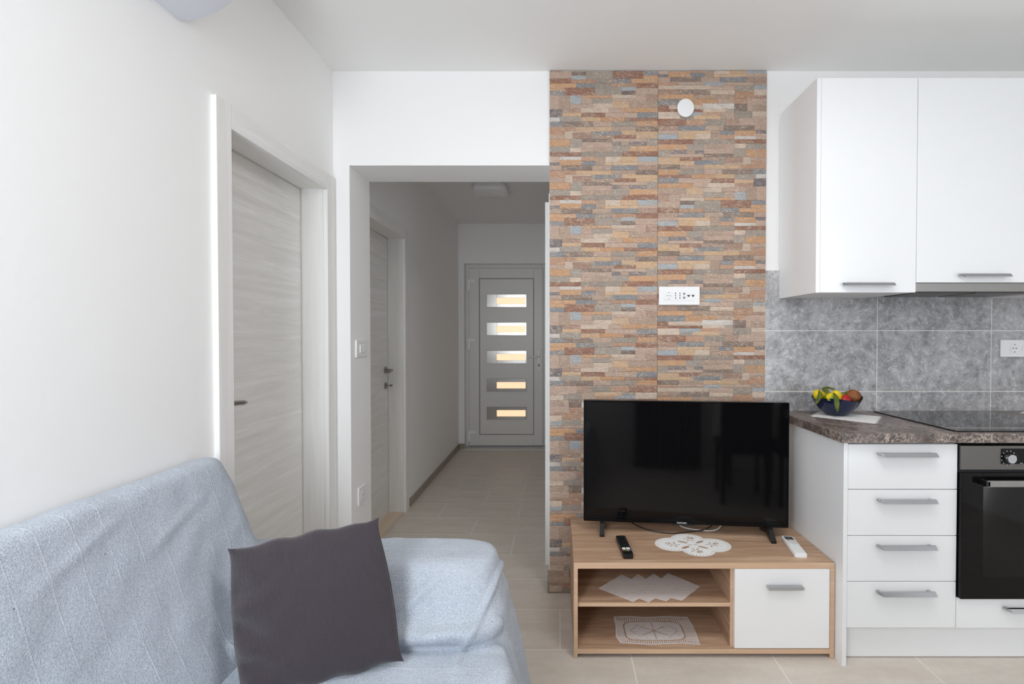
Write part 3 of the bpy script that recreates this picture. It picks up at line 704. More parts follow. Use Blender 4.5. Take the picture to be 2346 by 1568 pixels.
# media socket on the stone
my = YB - .0175
ms = plate('media_socket', 'white multi-outlet socket plate on the stone panel above the television', 'socket', .5245, .7335, 1.4955, 1.5895, my)
iy = my - .009
obj('insert', bxm(.549, .709, iy - .0015, iy, 1.518, 1.567, .0006), M['white_plastic'], ms)
iy -= .0015
schuko(ms, .5745, 1.5425, iy, .0185)
bm = bmesh.new()
for x in (.6085, .631):
    for dz in (-.012, 0, .012): box(bm, x - .0022, x + .0022, iy - .0006, iy + .0004, 1.5425 + dz - .003, 1.5425 + dz + .003)
obj('pin_holes', bm, M['black_matt'], ms)
for dz in (.010, -.010):
    o = obj('coax_port', cyl(bmesh.new(), (.6525, iy, 1.5425 + dz), (.6525, iy - .002, 1.5425 + dz), .0065, seg=20), M['satin'], ms, smooth=40)
    obj('port_core', cyl(bmesh.new(), (.6525, iy - .002, 1.5425 + dz), (.6525, iy - .0026, 1.5425 + dz), .003, seg=12), M['black_matt'], o)
for x in (.6755, .698):
    bm = bmesh.new()
    pts = [(x - .0065, 1.548), (x - .0035, 1.5475), (x - .003, 1.5455), (x + .003, 1.5455), (x + .0035, 1.5475), (x + .0065, 1.548), (x + .0065, 1.5425), (x + .002, 1.537), (x - .002, 1.537), (x - .0065, 1.5425)]
    prism(bm, pts, 'Y', iy - .0006, iy + .0004); obj('data_port', bm, M['black_matt'], ms)
# round cap
cpx, cpz = .6585, 2.500
bm = bmesh.new(); n = 48; rings = []
for rr, dy in ((.043, 0), (.043, -.006), (.0415, -.0078), (.0385, -.0085)): rings.append([bm.verts.new((cpx + math.cos(2 * math.pi * k / n) * rr, my + dy, cpz + math.sin(2 * math.pi * k / n) * rr * 1.08)) for k in range(n)])
for A, B in zip(rings, rings[1:]):
    for k in range(n): bm.faces.new((A[k], A[(k + 1) % n], B[(k + 1) % n], B[k]))
bm.faces.new(rings[-1]); bm.faces.new(rings[0][::-1]); bmesh.ops.recalc_face_normals(bm, faces=bm.faces[:])
tag(obj('blanking_plate', bm, M['white_plastic'], smooth=30), 'round white blanking cap high on the stone panel', 'cover')

# light switch and socket on the opening reveal
def reveal_plate(name, label, cat, y0, y1, z0, z1):
    t = thing(name, label, cat, (OX0, (y0 + y1) / 2, z0))
    obj('frame_plate', bxm(OX0, OX0 + .0085, y0, y1, z0, z1, .003, 2), M['white_plastic'], t); return t
sw = reveal_plate('light_switch', 'white light switch on the reveal of the hall opening', 'switch', 2.556, 2.699, 1.221, 1.3135)
obj('insert', bxm(OX0 + .007, OX0 + .0095, 2.594, 2.672, 1.243, 1.292, .0005), M['white_plastic'], sw)
for a, b in ((2.598, 2.631), (2.635, 2.668)): obj('rocker', bxm(OX0 + .008, OX0 + .0125, a, b, 1.246, 1.289, .0015, 2), M['white_plastic'], sw)
so = reveal_plate('wall_socket', 'white power socket low on the reveal of the hall opening', 'socket', 2.575, 2.668, .421, .518)
obj('insert', bxm(OX0 + .007, OX0 + .0095, 2.598, 2.648, .444, .496, .0005), M['white_plastic'], so)
bm = cyl(bmesh.new(), (OX0 + .0085, 2.623, .47), (OX0 + .0102, 2.623, .47), .019, seg=24); o = obj('socket_well', bm, M['white_matt'], so, smooth=40)
bm = bmesh.new()
for dy in (-.008, .008): cyl(bm, (OX0 + .0095, 2.623 + dy, .47), (OX0 + .0106, 2.623 + dy, .47), .0025, seg=8)
obj('contact_holes', bm, M['black_matt'], o)

# ------------------------------------------------------------------ air conditioner on the left wall
ac = thing('air_conditioner', 'white wall-mounted air conditioner high on the left wall', 'air conditioner', (XL, 1.09, 2.30))
prof = [(0, 2.3005), (.03, 2.3005), (.075, 2.309), (.12, 2.327), (.16, 2.355), (.19, 2.395), (.205, 2.45), (.207, 2.52), (.2, 2.585), (.18, 2.6), (0, 2.6)]
obj('housing', prism(bmesh.new(), [(XL + a, b) for a, b in prof], 'Y', .68, 1.4885, .006), M['ac_white'], ac, smooth=35)
lv = [(.085, 2.3085), (.125, 2.325), (.165, 2.354), (.192, 2.392), (.196, 2.39), (.169, 2.349), (.128, 2.319), (.087, 2.3030)]
obj('louver', prism(bmesh.new(), [(XL + a, b) for a, b in lv], 'Y', .73, 1.385, .001), M['white_plastic'], ac, smooth=35)

# ------------------------------------------------------------------ television stand
sy0, sy1 = 1.985, 2.486
ts = thing('television_stand', 'low oak-effect television stand with open shelves and a white door', 'stand', (.61, 2.23, 0))
TZ = .3985
sx0, sx1 = .0715, 1.1515
obj('top_board', bxm(sx0, sx1, sy0, sy1, .374, TZ, .0008), [M['oak']], ts)
obj('top_edge', bxm(sx0, sx1, sy0 - .0012, sy0, .374, TZ, .0003), M['oak_edge'], ts)
for a, b in ((sx0, sx0 + .0165), (sx1 - .0185, sx1)):
    s = obj('side_board', bxm(a, b, sy0 + .0005, sy1, .0015, .374), M['oak_v'], ts)
    obj('edge_band', bxm(a, b, sy0 - .0012, sy0 + .0005, .0015, .374), M['oak_edge'], s)
    for y in (sy0 + .03, sy1 - .05): obj('foot_pad', bxm(a + .002, b - .002, y, y + .02, 0, .0015), M['black_plastic'], s)
dvx = .7255
s = obj('divider', bxm(dvx, dvx + .016, sy0 + .0185, sy1 - .02, .0375, .374), M['oak_v'], ts)
obj('edge_band', bxm(dvx, dvx + .016, sy0 + .0172, sy0 + .0185, .0375, .374), M['oak_edge'], s)
s = obj('bottom_board', bxm(sx0 + .0165, sx1 - .0185, sy0 + .0005, sy1 - .02, .0185, .0375), M['oak'], ts)
obj('edge_band', bxm(sx0 + .0165, sx1 - .0185, sy0 - .0012, sy0 + .0005, .0185, .0375), M['oak_edge'], s)
s = obj('shelf', bxm(sx0 + .0165, dvx, sy0 + .0185, sy1 - .02, .2055, .2215), M['oak'], ts)
obj('edge_band', bxm(sx0 + .0165, dvx, sy0 + .0172, sy0 + .0185, .2055, .2215), M['oak_edge'], s)
obj('back_panel', bxm(sx0 + .0165, sx1 - .0185, sy1 - .02, sy1 - .014, .02, .374), M['oak'], ts)
d = obj('stand_door', bxm(.7385, 1.1315, sy0 - .001, sy0 + .0155, .0405, .3725, .0008), M['white_matt'], ts)
bm = bmesh.new(); hx0, hx1, hz = .8705, 1.0145, .3005
prism(bm, [(sy0 - .001, hz - .006), (sy0 - .022, hz - .006), (sy0 - .026, hz + .002), (sy0 - .018, hz + .006), (sy0 - .001, hz + .006)], 'X', hx0, hx1, .0008)
obj('handle', bm, M['satin'], d)

# ------------------------------------------------------------------ television
TVC = Vector((.602, 2.268, TZ)); TVA = math.atan2(-.0896, .9431)
tv = thing('television', 'black flat-screen television on the oak stand', 'television', TVC, TVA)
hw, z0, z1 = .4735, .0515, .6305
L = dict(parent=tv, local=True)
hs = obj('housing', bxm(-hw, hw, .004, .034, z0, z1, .003, 2), M['black_plastic'], **L)
obj('rear_housing', bxm(-.33, .33, .034, .072, z0 + .02, .36, .012, 2), M['black_plastic'], **L)
obj('bezel', ring(bmesh.new(), -hw, hw, z0, z1, .0085, .0085, .0085, .024, -.004, .006, .0012), M['black_gloss'], **L)
obj('screen', bxm(-hw + .0085, hw - .0085, -.0005, .005, z0 + .024, z1 - .0085), M['screen'], **L)
obj('lower_trim', bxm(-hw + .002, hw - .002, -.0075, -.003, z0 - .001, z0 + .010, .0025, 2), M['black_gloss'], **L)
lip = obj('sensor_lip', bxm(-.055, .05, -.007, .012, z0 - .007, z0 + .006, .003, 2), M['black_plastic'], **L)
text('brand_lettering', 'TELEFUNKEN', .0105, M['white_print'], lip, Matrix.Translation((-.012, -.0082, z0 + .0055)) @ Matrix.Rotation(R(90), 4, 'X') @ Matrix.Diagonal((.74, .95, 1, 1)))
for x, s in ((-.385, -1), (.388, 1)):
    bm = bmesh.new()
    for sg, ly in ((-1, .078), (1, .095)):
        prism(bm, [(0 if sg < 0 else .02, z0 + .005), ((0 if sg < 0 else .02) + .022 * sg, z0 - .004), (.012 + sg * ly, .012), (.012 + sg * ly, .0), (.012 + sg * (ly - .02), 0), (.012, .018)][::1], 'X', x - .0105, x + .0105)
    o = obj('foot', bm, M['black_plastic'], **L)

# cables behind the television
tag(obj('power_cable', tube(bmesh.new(), bez(PZ(1440, 1197, .43) + Vector((0, .06, 0)), PZ(1455, 1213, .402), PZ(1510, 1222, .4015), PZ(1545, 1223, .402), 14) + bez(PZ(1545, 1223, .402), PZ(1580, 1217, .4015), PZ(1622, 1221, .4015), PZ(1640, 1205, .43) + Vector((0, .03, 0)), 14)[1:], .0026, 8), M['black_plastic'], smooth=60), 'black power cable looping out under the television', 'cable')
tag(obj('aerial_cable', tube(bmesh.new(), bez(PZ(1553, 1200, .43) + Vector((0, .02, .0)), PZ(1560, 1216, .406), PZ(1600, 1213, .402), PZ(1622, 1217, .4025), 12) + bez(PZ(1622, 1217, .4025), PZ(1640, 1217, .404), PZ(1652, 1212, .41), PZ(1657, 1205, .43) + Vector((0, .03, 0)), 10)[1:], .003, 8), M['cable_white'], smooth=60), 'white aerial cable curving under the television', 'cable')

# ------------------------------------------------------------------ remote controls
def remote(name, label, A, B, wd, th, mat, cat='remote control'):
    """A = far end centre, B = near end centre on the stand top"""
    A = Vector(A); B = Vector(B); d = B - A; ln = Vector((d.x, d.y, 0)).length; c = (A + B) / 2
    t = thing(name, label, cat, (c.x, c.y, TZ), math.atan2(d.x, -d.y))     # local -Y points to the near end
    obj('case', prism(bmesh.new(), rrect(-wd / 2, wd / 2, -ln / 2, ln / 2, wd * .2, 4), 'Z', 0, th, .003), mat, t, local=True, smooth=40)
    return t, ln
rt, ln = remote('remote_control', 'slim black television remote with coloured keys on the oak stand', PZ(1421, 1227, TZ + .02), PZ(1440, 1271, TZ + .02), .044, .020, M['black_plastic'])
bz = .0202
for i in range(7):
    for j in range(3):
        bm = bmesh.new(); x = (j - 1) * .0125; y = ln / 2 - .018 - i * .0155
        prism(bm, rrect(x - .004, x + .004, y - .0035, y + .0035, .002, 3), 'Z', bz - .001, bz + .0012); obj('key', bm, M['black_matt'], rt, local=True)
for j in (-1, 1):
    obj('app_key', bxm(j * .009 - .0075, j * .009 + .0075, -ln / 2 + .047, -ln / 2 + .066, bz - .001, bz + .001, .0006), M['white_plastic'], rt, local=True)
for j, c in enumerate(((200, 40, 36), (40, 150, 70), (220, 180, 40), (50, 90, 190))):
    obj('colour_key', bxm(-.0175 + j * .0095, -.0105 + j * .0095, -ln / 2 + .033, -ln / 2 + .039, bz - .001, bz + .001, .0006), plain('colour_key_' + 'abcd'[j], rgb(*c), .4), rt, local=True)
ra, ln = remote('remote_control', 'white air conditioner remote with small display at the edge of the oak stand', PZ(1803, 1229, TZ + .015), PZ(1836, 1272, TZ + .015), .052, .017, M['white_plastic'])
obj('display', bxm(-.018, .018, ln / 2 - .043, ln / 2 - .012, .0168, .0178, .0004), plain('lcd_grey', rgb(78, 80, 82), .2), ra, local=True)
obj('power_key', bxm(-.016, -.006, ln / 2 - .058, ln / 2 - .051, .0168, .0182, .0006), plain('orange_key', rgb(226, 128, 84), .4), ra, local=True)
for y in (-.0, -.016): 
    for x in (-.010, .010): obj('key', bxm(x - .006, x + .006, y - .004, y + .004, .0168, .0180, .0008), M['white_matt'], ra, local=True)
obj('flap', bxm(-.02, .02, -ln / 2 + .012, -.026, .0166, .0176, .0006), M['white_matt'], ra, local=True)

# ------------------------------------------------------------------ crochet doilies
def inpoly(x, y, P):
    r = False; n = len(P); j = n - 1
    for i in range(n):
        xi, yi = P[i]; xj, yj = P[j]
        if (yi > y) != (yj > y) and x < (xj - xi) * (y - yi) / (yj - yi) + xi: r = not r
        j = i
    return r
def lace(name, label, inside, bb, z, cell, mat, lift=None, cat='doily'):
    x0, x1, y0, y1 = bb; nx = int((x1 - x0) / cell) + 1; ny = int((y1 - y0) / cell) + 1
    bm = bmesh.new(); vd = {}
    def V(i, j):
        if (i, j) not in vd:
            x, y = x0 + i * cell, y0 + j * cell
            vd[i, j] = bm.verts.new((x, y, z + .0006 + (lift(x, y) if lift else 0) + .0003 * math.sin(x * 900) * math.sin(y * 900)))
        return vd[i, j]
    for i in range(nx):
        for j in range(ny):
            if inside(x0 + (i + .5) * cell, y0 + (j + .5) * cell): bm.faces.new((V(i, j), V(i + 1, j), V(i + 1, j + 1), V(i, j + 1)))
    bmesh.ops.smooth_vert(bm, verts=[v for v in bm.verts if v.is_boundary], factor=.5, use_axis_x=True, use_axis_y=True, use_axis_z=False)
    top = bm.faces[:]
    bmesh.ops.recalc_face_normals(bm, faces=top)
    o = obj(name, bm, mat)
    md = o.modifiers.new('solid', 'SOLIDIFY'); md.thickness = .0008; md.offset = 1
    return tag(o, label, cat)
# 1: four-lobed doily on top of the stand
dc = PZ(1587, 1249, TZ); DA, DB = .168, .118
def star(x, y, cx, cy, r, ph):
    dx, dy = x - cx, y - cy; q = math.hypot(dx, dy)
    if q > r or q < r * .22: return False
    a = (math.atan2(dy, dx) + ph) % (2 * math.pi / 5) - math.pi / 5
    return abs(a) * q < .0028
def d1(x, y):
    dx, dy = (x - dc.x) / DA, (y - dc.y) / DB
    th = math.atan2(dy, dx); q = math.hypot(dx, dy)
    X, Y = x - dc.x, y - dc.y
    sc_ = 1 + .012 * math.cos(60 * th)
    lob = min(((X - cx) / rx) ** 2 + ((Y - cy) / ry) ** 2 for cx, cy, rx, ry in ((-.088, .004, .080, .070), (.088, -.004, .080, .070), (-.008, .052, .078, .064), (.010, -.052, .072, .064), (0, 0, .08, .06)))
    if lob > sc_: return False
    rim = lob > .62 and lob < .90
    for s in (0, 1, 2, 3):                              # four petal openings on the diagonals
        a = math.pi / 4 + s * math.pi / 2; u = dx * math.cos(a) + dy * math.sin(a); v = -dx * math.sin(a) + dy * math.cos(a)
        if ((u - .33) / .16) ** 2 + (v / .062) ** 2 < 1: return False
    if abs(dy) < .02 and .02 < abs(dx) < .13: return False
    for cx, cy, ph in ((.085, 0, 0), (-.085, 0, .6), (0, .058, .3), (0, -.058, .9)):
        if star(X, Y, cx, cy, .027, ph) or star(X, Y, cx * 1.28 + .012 * (cy != 0), cy * 1.25 + .012 * (cx != 0), .014, ph + .4): return False
    if rim and q > .55 and (th * 32 / math.pi) % 1 < .24: return False
    return True
lace('crochet_doily', 'white four-lobed crochet doily on top of the oak stand', d1, (dc.x - .18, dc.x + .18, dc.y - .13, dc.y + .13), TZ, .0013, M['lace'])
# 2: zigzag doily on the upper shelf
SZ = .2215
zp = lambda pts, z: [(p.x, p.y) for p in (PZ(1290 + a * .2728, 1170 + b * .2728, z) for a, b in pts)]
P2 = zp([(298, 655), (490, 540), (575, 577), (630, 535), (695, 577), (760, 531), (825, 574), (880, 526), (1150, 640), (995, 760), (905, 735), (868, 765), (775, 738), (718, 775), (640, 740), (588, 770)], SZ)
def d2(x, y):
    if not inpoly(x, y, P2): return False
    i, j = (x + y * .35) / .0078, y / .0078
    ctr = min(math.hypot(x - (P2[0][0] + (k + .5) * .075 + .035), (y - 2.13 - (.02 if k % 2 else -.02))) for k in range(5))
    dense = abs((ctr % .030) - .015) < .004
    if not dense and (i % 1) < .46 and (j % 1) < .46:
        e = .006
        if all(inpoly(x + a, y + b, P2) for a, b in ((e, 0), (-e, 0), (0, e), (0, -e))): return False
    return True
xs = [p[0] for p in P2]; ys = [p[1] for p in P2]
lace('crochet_doily', 'zigzag-edged white net doily lying on the upper open shelf', d2, (min(xs) - .002, max(xs) + .002, min(ys) - .002, max(ys) + .002), SZ, .0017, M['lace_soft'])
# 3: rectangular doily on the bottom shelf
SB = .0375
P3 = zp([(425, 893), (560, 890), (690, 898), (850, 890), (1042, 896), (1085, 960), (1115, 1020), (1152, 1130), (1000, 1120), (830, 1126), (730, 1132), (600, 1122), (480, 1115), (442, 1060), (440, 980)], SB)
SB += .0004
cx3 = sum(p[0] for p in P3) / len(P3); cy3 = sum(p[1] for p in P3) / len(P3)
def d3(x, y):
    if not inpoly(x, y, P3): return False
    dx, dy = x - cx3, y - cy3
    k = 0
    inn = (abs(dx) / .132) ** 5 + (abs(dy) / .070) ** 5 < 1
    if not inn:
        e = .005
        if all(inpoly(x + a, y + b, P3) for a, b in ((e, 0), (-e, 0), (0, e), (0, -e))):
            per = (dx if abs(dx) / .132 < abs(dy) / .070 else dy)
            if (per / .0092) % 1 < .42: return False
    else:
        if (abs(dx) / .127) ** 5 + (abs(dy) / .065) ** 5 > .95: return False
        q = math.hypot(dx, dy); a = math.atan2(dy, dx)
        if q < .006: return False
        if .008 < q < .062:
            s = (a % (math.pi / 3)) - math.pi / 6
            if abs(s) * q < .0035 and (q / .008) % 1 < .7: return False
        for sx in (-1, 1):
            ex = dx - sx * .105
            for sl in (-1, 1):
                if 0 < -ex * sx < .045 and abs(dy - sl * ex * 1.0) < .003 and (ex / .008) % 1 < .7: return False
        if (x / .0062) % 1 < .30 and (y / .0062) % 1 < .5 and abs(dx) > .03 and ((dx + dy) / .05) % 1 < .7: return False
    return True
xs = [p[0] for p in P3]; ys = [p[1] for p in P3]
lace('crochet_doily', 'rectangular white crochet doily lying on the bottom open shelf', d3, (min(xs) - .002, max(xs) + .002, min(ys) - .002, max(ys) + .002), SB, .0019, M['lace_soft'])
# 4: white doily under the fruit bowl
q = [PZ(u, v, ZW) for u, v in ((1860, 955), (2002, 971.4), (2015, 955), (1881, 943.5))]
def edge(a, b, n, amp):
    o = []; d = b - a; nn = Vector((d.y, -d.x, 0)).normalized()
    for i in range(n):
        t = i / n; o.append(a + d * t); o.append(a + d * (t + .5 / n) + nn * amp)
    return o
P4 = [(p.x, p.y) for p in edge(q[0], q[1], 9, .003) + edge(q[1], q[2], 5, .012) + edge(q[2], q[3], 9, .003) + edge(q[3], q[0], 5, .012)]
xs = [p[0] for p in P4]; ys = [p[1] for p in P4]
lace('cloth_doily', 'white scalloped doily under the blue fruit bowl on the worktop', lambda x, y: inpoly(x, y, P4), (min(xs), max(xs), min(ys), max(ys)), ZW, .0022, M['lace'])
# small white cloth beyond the hob
P5 = [(2.312, 2.405), (2.52, 2.30), (2.60, 2.40), (2.40, 2.47)]
lace('cloth_mat', 'white cloth mat lying on the worktop beyond the hob', lambda x, y: inpoly(x, y, P5), (2.31, 2.61, 2.29, 2.48), ZW, .003, M['lace'], cat='cloth')

# ------------------------------------------------------------------ fruit bowl
bc = Vector((1.366, 2.352, ZW + .0020))
bp = thing('fruit_bowl', 'dark blue glass bowl with wavy rim on the white doily', 'bowl', bc)
bm = bmesh.new(); n = 56; prof = [(.001, .003), (.040, .0), (.052, .006), (.070, .022), (.090, .046), (.103, .070), (.110, .084), (.1065, .084), (.099, .070), (.086, .048), (.066, .026), (.046, .012), (.001, .009)]
rings = []
for i, (r, z) in enumerate(prof):
    ring_ = []
    for k in range(n):
        a = 2 * math.pi * k / n
        f = max(0, (z - .04) / .044); wv = f * (.006 * math.cos(3 * a + .3) + .010 * max(0, math.cos(a - .15)) ** 6)
        ring_.append(bm.verts.new((math.cos(a) * (r + f * .004 * math.cos(3 * a)), math.sin(a) * r, z + wv)))
    rings.append(ring_)
for A, B in zip(rings, rings[1:]):
    for k in range(n): bm.faces.new((A[k], A[(k + 1) % n], B[(k + 1) % n], B[k]))
bm.faces.new(rings[0]); bm.faces.new(rings[-1]); bmesh.ops.recalc_face_normals(bm, faces=bm.faces[:])
obj('bowl_body', bm, M['bowl'], bp, local=True, smooth=60)
def blob(name, label, cat, c, r, squash, mat, axis=(0, 0, 1), point=0, group=None):
    t = thing(name, label, cat, c, 0, group)
    bm = bmesh.new(); bmesh.ops.create_uvsphere(bm, u_segments=24, v_segments=16, radius=1)
    q = Vector(axis).to_track_quat('Z', 'Y')
    for v in bm.verts:
        z = v.co.z; k = 1 - point * max(0, abs(z) - .55)
        p = Vector((v.co.x * r * k, v.co.y * r * k, z * r * squash * (1 + point * .25 * max(0, abs(z) - .7))))
        v.co = q @ p
    obj('fruit_body', bm, mat, t, local=True, smooth=60); return t
def leaf(parent, pts, wd, up=(0, 0, 1)):
    pts = bez(*pts, 10); bm = bmesh.new(); rows = []
    for i, p in enumerate(pts):
        d = (pts[min(i + 1, 10)] - pts[max(i - 1, 0)]).normalized(); s = d.cross(Vector(up)).normalized(); t = i / 10
        w_ = wd * math.sin(math.pi * min(1, t * .94 + .06)) ** .8 + .0006; nrm = s.cross(d)
        rows.append([bm.verts.new(p + s * w_ * k + nrm * (abs(k) * w_ * .35)) for k in (-1, -.5, 0, .5, 1)])
    for A, B in zip(rows, rows[1:]):
        for k in range(4): bm.faces.new((A[k], A[k + 1], B[k + 1], B[k]))
    o = obj('leaf', bm, M['leaf'], parent, smooth=60); m = o.modifiers.new('solid', 'SOLIDIFY'); m.thickness = .0008
    return o
V = Vector
def P_(u, v, Y): return PY(u, v, Y)
FY = 2.345
l1 = blob('lemon', 'yellow lemon at the outer edge of the bowl beside a drooping leaf', 'lemon', P_(1875, 906, FY), .0225, 1.25, M['lemon'], (.3, -.2, -.8), .35)
l2 = blob('lemon', 'half green lemon in the bowl under the dark top leaf', 'lemon', P_(1892, 905, FY - .005), .0225, 1.2, M['lemon_green'], (1, -.2, -.3), .35)
l3 = blob('lemon', 'yellow lemon with a green flank resting over the front rim', 'lemon', P_(1904, 911, FY - .055), .0210, 1.2, M['lemon_green'], (.8, .3, .4), .35)
l4 = blob('lemon', 'bright yellow lemon with a leaf hanging down the bowl', 'lemon', P_(1917, 907, FY - .05), .0215, 1.3, M['lemon'], (.45, .1, -.9), .35)
l5 = blob('lemon', 'small yellow lemon between the red fruit and the leaf', 'lemon', P_(1928, 910, FY + .01), .018, 1.2, M['lemon'], (1, 0, .3), .35)
ap = blob('apple', 'red apple low in the bowl beside the brown fruit', 'apple', P_(1934, 918, FY - .03), .030, .9, M['apple'])
og = blob('mandarin', 'orange mandarin low in the bowl below the lemons', 'mandarin', P_(1894, 915, FY + .01), .024, .85, M['orange'])
pr = blob('pear', 'round brown russet pear with a long curved stem', 'pear', P_(1955, 909, FY - .012), .0335, 1.0, M['pear'], (.0, 0, 1), .12)
obj('stem', tube(bmesh.new(), bez(P_(1950, 899, FY), P_(1944, 892, FY), P_(1945, 887, FY), P_(1946, 883, FY), 8), .0016, 8, [.0022] + [.0016] * 7 + [.0024]), M['stem'], pr, smooth=60)
leaf(l1, (P_(1876, 897, FY - .03), P_(1881, 905, FY - .045), P_(1872, 918, FY - .06), P_(1868, 928, FY - .06)), .0105, (0, -1, .1))
leaf(l2, (P_(1884, 892, FY - .01), P_(1893, 889, FY), P_(1907, 889, FY), P_(1916, 898, FY - .01)), .010, (0, -.5, 1))
leaf(l2, (P_(1885, 891, FY - .02), P_(1890, 896, FY - .04), P_(1896, 900, FY - .05), P_(1902, 905, FY - .055)), .011, (0, -1, .4))
leaf(l4, (P_(1909, 901, FY - .075), P_(1919, 912, FY - .105), P_(1915, 930, FY - .11), P_(1919, 947, FY - .105)), .0115, (0, -1, .1))
leaf(l5, (P_(1924, 909, FY), P_(1931, 903, FY), P_(1939, 900, FY), P_(1947, 898, FY)), .007, (0, -1, .6))
for l, a, b in ((l1, (1877, 897), (1877, 891)), (l2, (1886, 897), (1883, 890))):
    obj('stalk', tube(bmesh.new(), [P_(*a, FY - .02), P_(*b, FY - .02)], .0016, 6), M['stem'], l)

# ------------------------------------------------------------------ sofa
sf = thing('sofa', 'sofa against the left wall covered with a pale blue-grey throw', 'sofa', (-.65, .6, 0))
bm = bmesh.new()
def hexa(bm, lo, hi, y0, y1, z0, z1):
    """x range lo at z0, hi at z1"""
    c = [(lo[0], y0, z0), (lo[1], y0, z0), (lo[1], y1, z0), (lo[0], y1, z0), (hi[0], y0, z1), (hi[1], y0, z1), (hi[1], y1, z1), (hi[0], y1, z1)]
    v = [bm.verts.new(p) for p in c]
    for f in ((0, 3, 2, 1), (4, 5, 6, 7), (0, 1, 5, 4), (1, 2, 6, 5), (2, 3, 7, 6), (3, 0, 4, 7)): bm.faces.new([v[i] for i in f])
def body(bm, sec, y0, y1, c=.05):
    """sec: (z, xmin, xmax, ymin_shift, ymax_shift) levels from bottom to top; c = cut of the upright front edges"""
    rows = []
    for z, a, b, e, f in sec:
        p, q = y0 + e, y1 + f
        rows.append([bm.verts.new(k) for k in ((a, p, z), (b - c, p, z), (b - c * .3, p + c * .3, z), (b, p + c, z), (b, q - c, z), (b - c * .3, q - c * .3, z), (b - c, q, z), (a, q, z))])
    for A, B in zip(rows, rows[1:]):
        for k in range(8): bm.faces.new((A[k], A[(k + 1) % 8], B[(k + 1) % 8], B[k]))
    bm.faces.new(rows[0][::-1]); bm.faces.new(rows[-1])
SY0 = -.42
seat_bm = bmesh.new(); body(seat_bm, [(.03, -1.12, -.075, 0, 0), (.20, -1.12, -.09, 0, 0), (.36, -1.12, -.105, 0, 0), (.438, -1.12, -.13, 0, 0)], SY0, 1.43, .06)          # seat
body(bm, [(.05, -1.12, -.085, 0, .03), (.25, -1.12, -.12, 0, .01), (.42, -1.12, -.15, .0, 0), (.455, -1.12, -.155, -.015, 0), (.50, -1.12, -.165, .015, 0), (.58, -1.12, -.19, .07, -.005), (.634, -1.12, -.20, .115, -.015)], 1.375, 1.705, .085)   # arm
body(bm, [(.10, -1.135, -.80, 0, .0), (.43, -1.135, -.865, 0, 0), (.67, -1.135, -.965, 0, -.01), (.87, -1.135, -1.03, 0, -.03), (.955, -1.135, -1.055, 0, -.06)], SY0, 1.60)                                           # backrest
def sstep(a, b, x): t = max(0, min(1, (x - a) / (b - a))); return t * t * (3 - 2 * t)
def cover(name, bm, its):
    tmp = bpy.data.objects.new('tmp', mesh_of('tmp', bm, M['throw'])); C.objects.link(tmp)
    rm = tmp.modifiers.new('r', 'REMESH'); rm.mode = 'VOXEL'; rm.voxel_size = .0085; rm.use_smooth_shade = True
    sm = tmp.modifiers.new('s', 'SMOOTH'); sm.factor = .5; sm.iterations = its
    bpy.context.view_layer.update()
    me = bpy.data.meshes.new_from_object(tmp.evaluated_get(bpy.context.evaluated_depsgraph_get())); bpy.data.objects.remove(tmp)
    rid = []; seam = []
    offv = wloc(sf)
    pass
    nrm = [v.normal.copy() for v in me.vertices]
    for v, nn in zip(me.vertices, nrm):
        x, y, z = v.co
        on_arm = sstep(1.36, 1.42, y)
        back = sstep(.55, .75, z) * sstep(-.70, -.85, x)
        s = (y + max(0, (z - .43)) * on_arm * 1.6 * sstep(-.98, -.9, x)) / .068
        rid.append(s + .4 + .10 * math.sin(x * 3 + z * 2))
        seam.append(on_arm * .95)
        d = .006 * noise.noise(Vector((x * 4, y * 4, z * 4))) + .0035 * noise.noise(Vector((x * 14, y * 14, z * 14)))
        # soft diagonal folds on the arm's inner face, falling to its front corner
        if y > 1.28:
            for x0_, z0_, sl, wd_, am in ((-.42, .555, .75, .018, .012), (-.34, .475, .10, .016, .016), (-.60, .50, .30, .020, .008), (-.22, .52, 1.6, .016, .012)):
                dz_ = (z - z0_ - sl * (x - x0_)) / wd_
                d += am * math.exp(-dz_ * dz_) * math.exp(-((x - x0_) / .14) ** 2) * sstep(.63, .58, z)
        g1 = math.hypot((y - 1.366) / .012, (z - .444) / .012)
        if x > -.95:
            d -= .004 * math.exp(-g1 * g1)
            if 1.30 < y < 1.44: d += .014 * math.exp(-((z - .478) / .022) ** 2) * sstep(.446, .462, z)
        # hanging pleats at the front
        if x > -.25 and z < .60:
            d += .016 * math.sin(y * 34 + 2 * math.sin(z * 5)) * sstep(.58, .30, z) * sstep(-.25, -.12, x)
        # shallow crease lines on the backrest
        if x < -.6 and z > .45:
            kk = (z * .75 + x * .2 - y * .22)
            for c0, y_, wdt in ((.22, 1.05, .11), (.30, 1.28, .10), (.10, .80, .14), (.14, 1.3, .1)):
                g = (kk - c0) / .010
                d += .0045 * math.exp(-g * g) * math.exp(-((y - y_) / wdt) ** 2)
        v.co = v.co + nn * d
    at = me.attributes.new('ridge', 'FLOAT', 'POINT'); at.data.foreach_set('value', rid)
    at = me.attributes.new('seam', 'FLOAT', 'POINT'); at.data.foreach_set('value', seam)
    for v in me.vertices: v.co -= offv
    me.materials.clear(); me.materials.append(M['throw']); me.polygons.foreach_set('use_smooth', [True] * len(me.polygons))
    o = bpy.data.objects.new(name, me); C.objects.link(o); o.parent = sf
cover('throw_cover', bm, 46)
cover('seat_cushion', seat_bm, 26)
for x, y in ((-1.05, -.3), (-.3, -.3), (-1.05, 1.55), (-.3, 1.55)):
    obj('leg', cyl(bmesh.new(), (x, y, 0), (x, y, .09), .02, .026, 16), M['black_plastic'], sf, smooth=40)

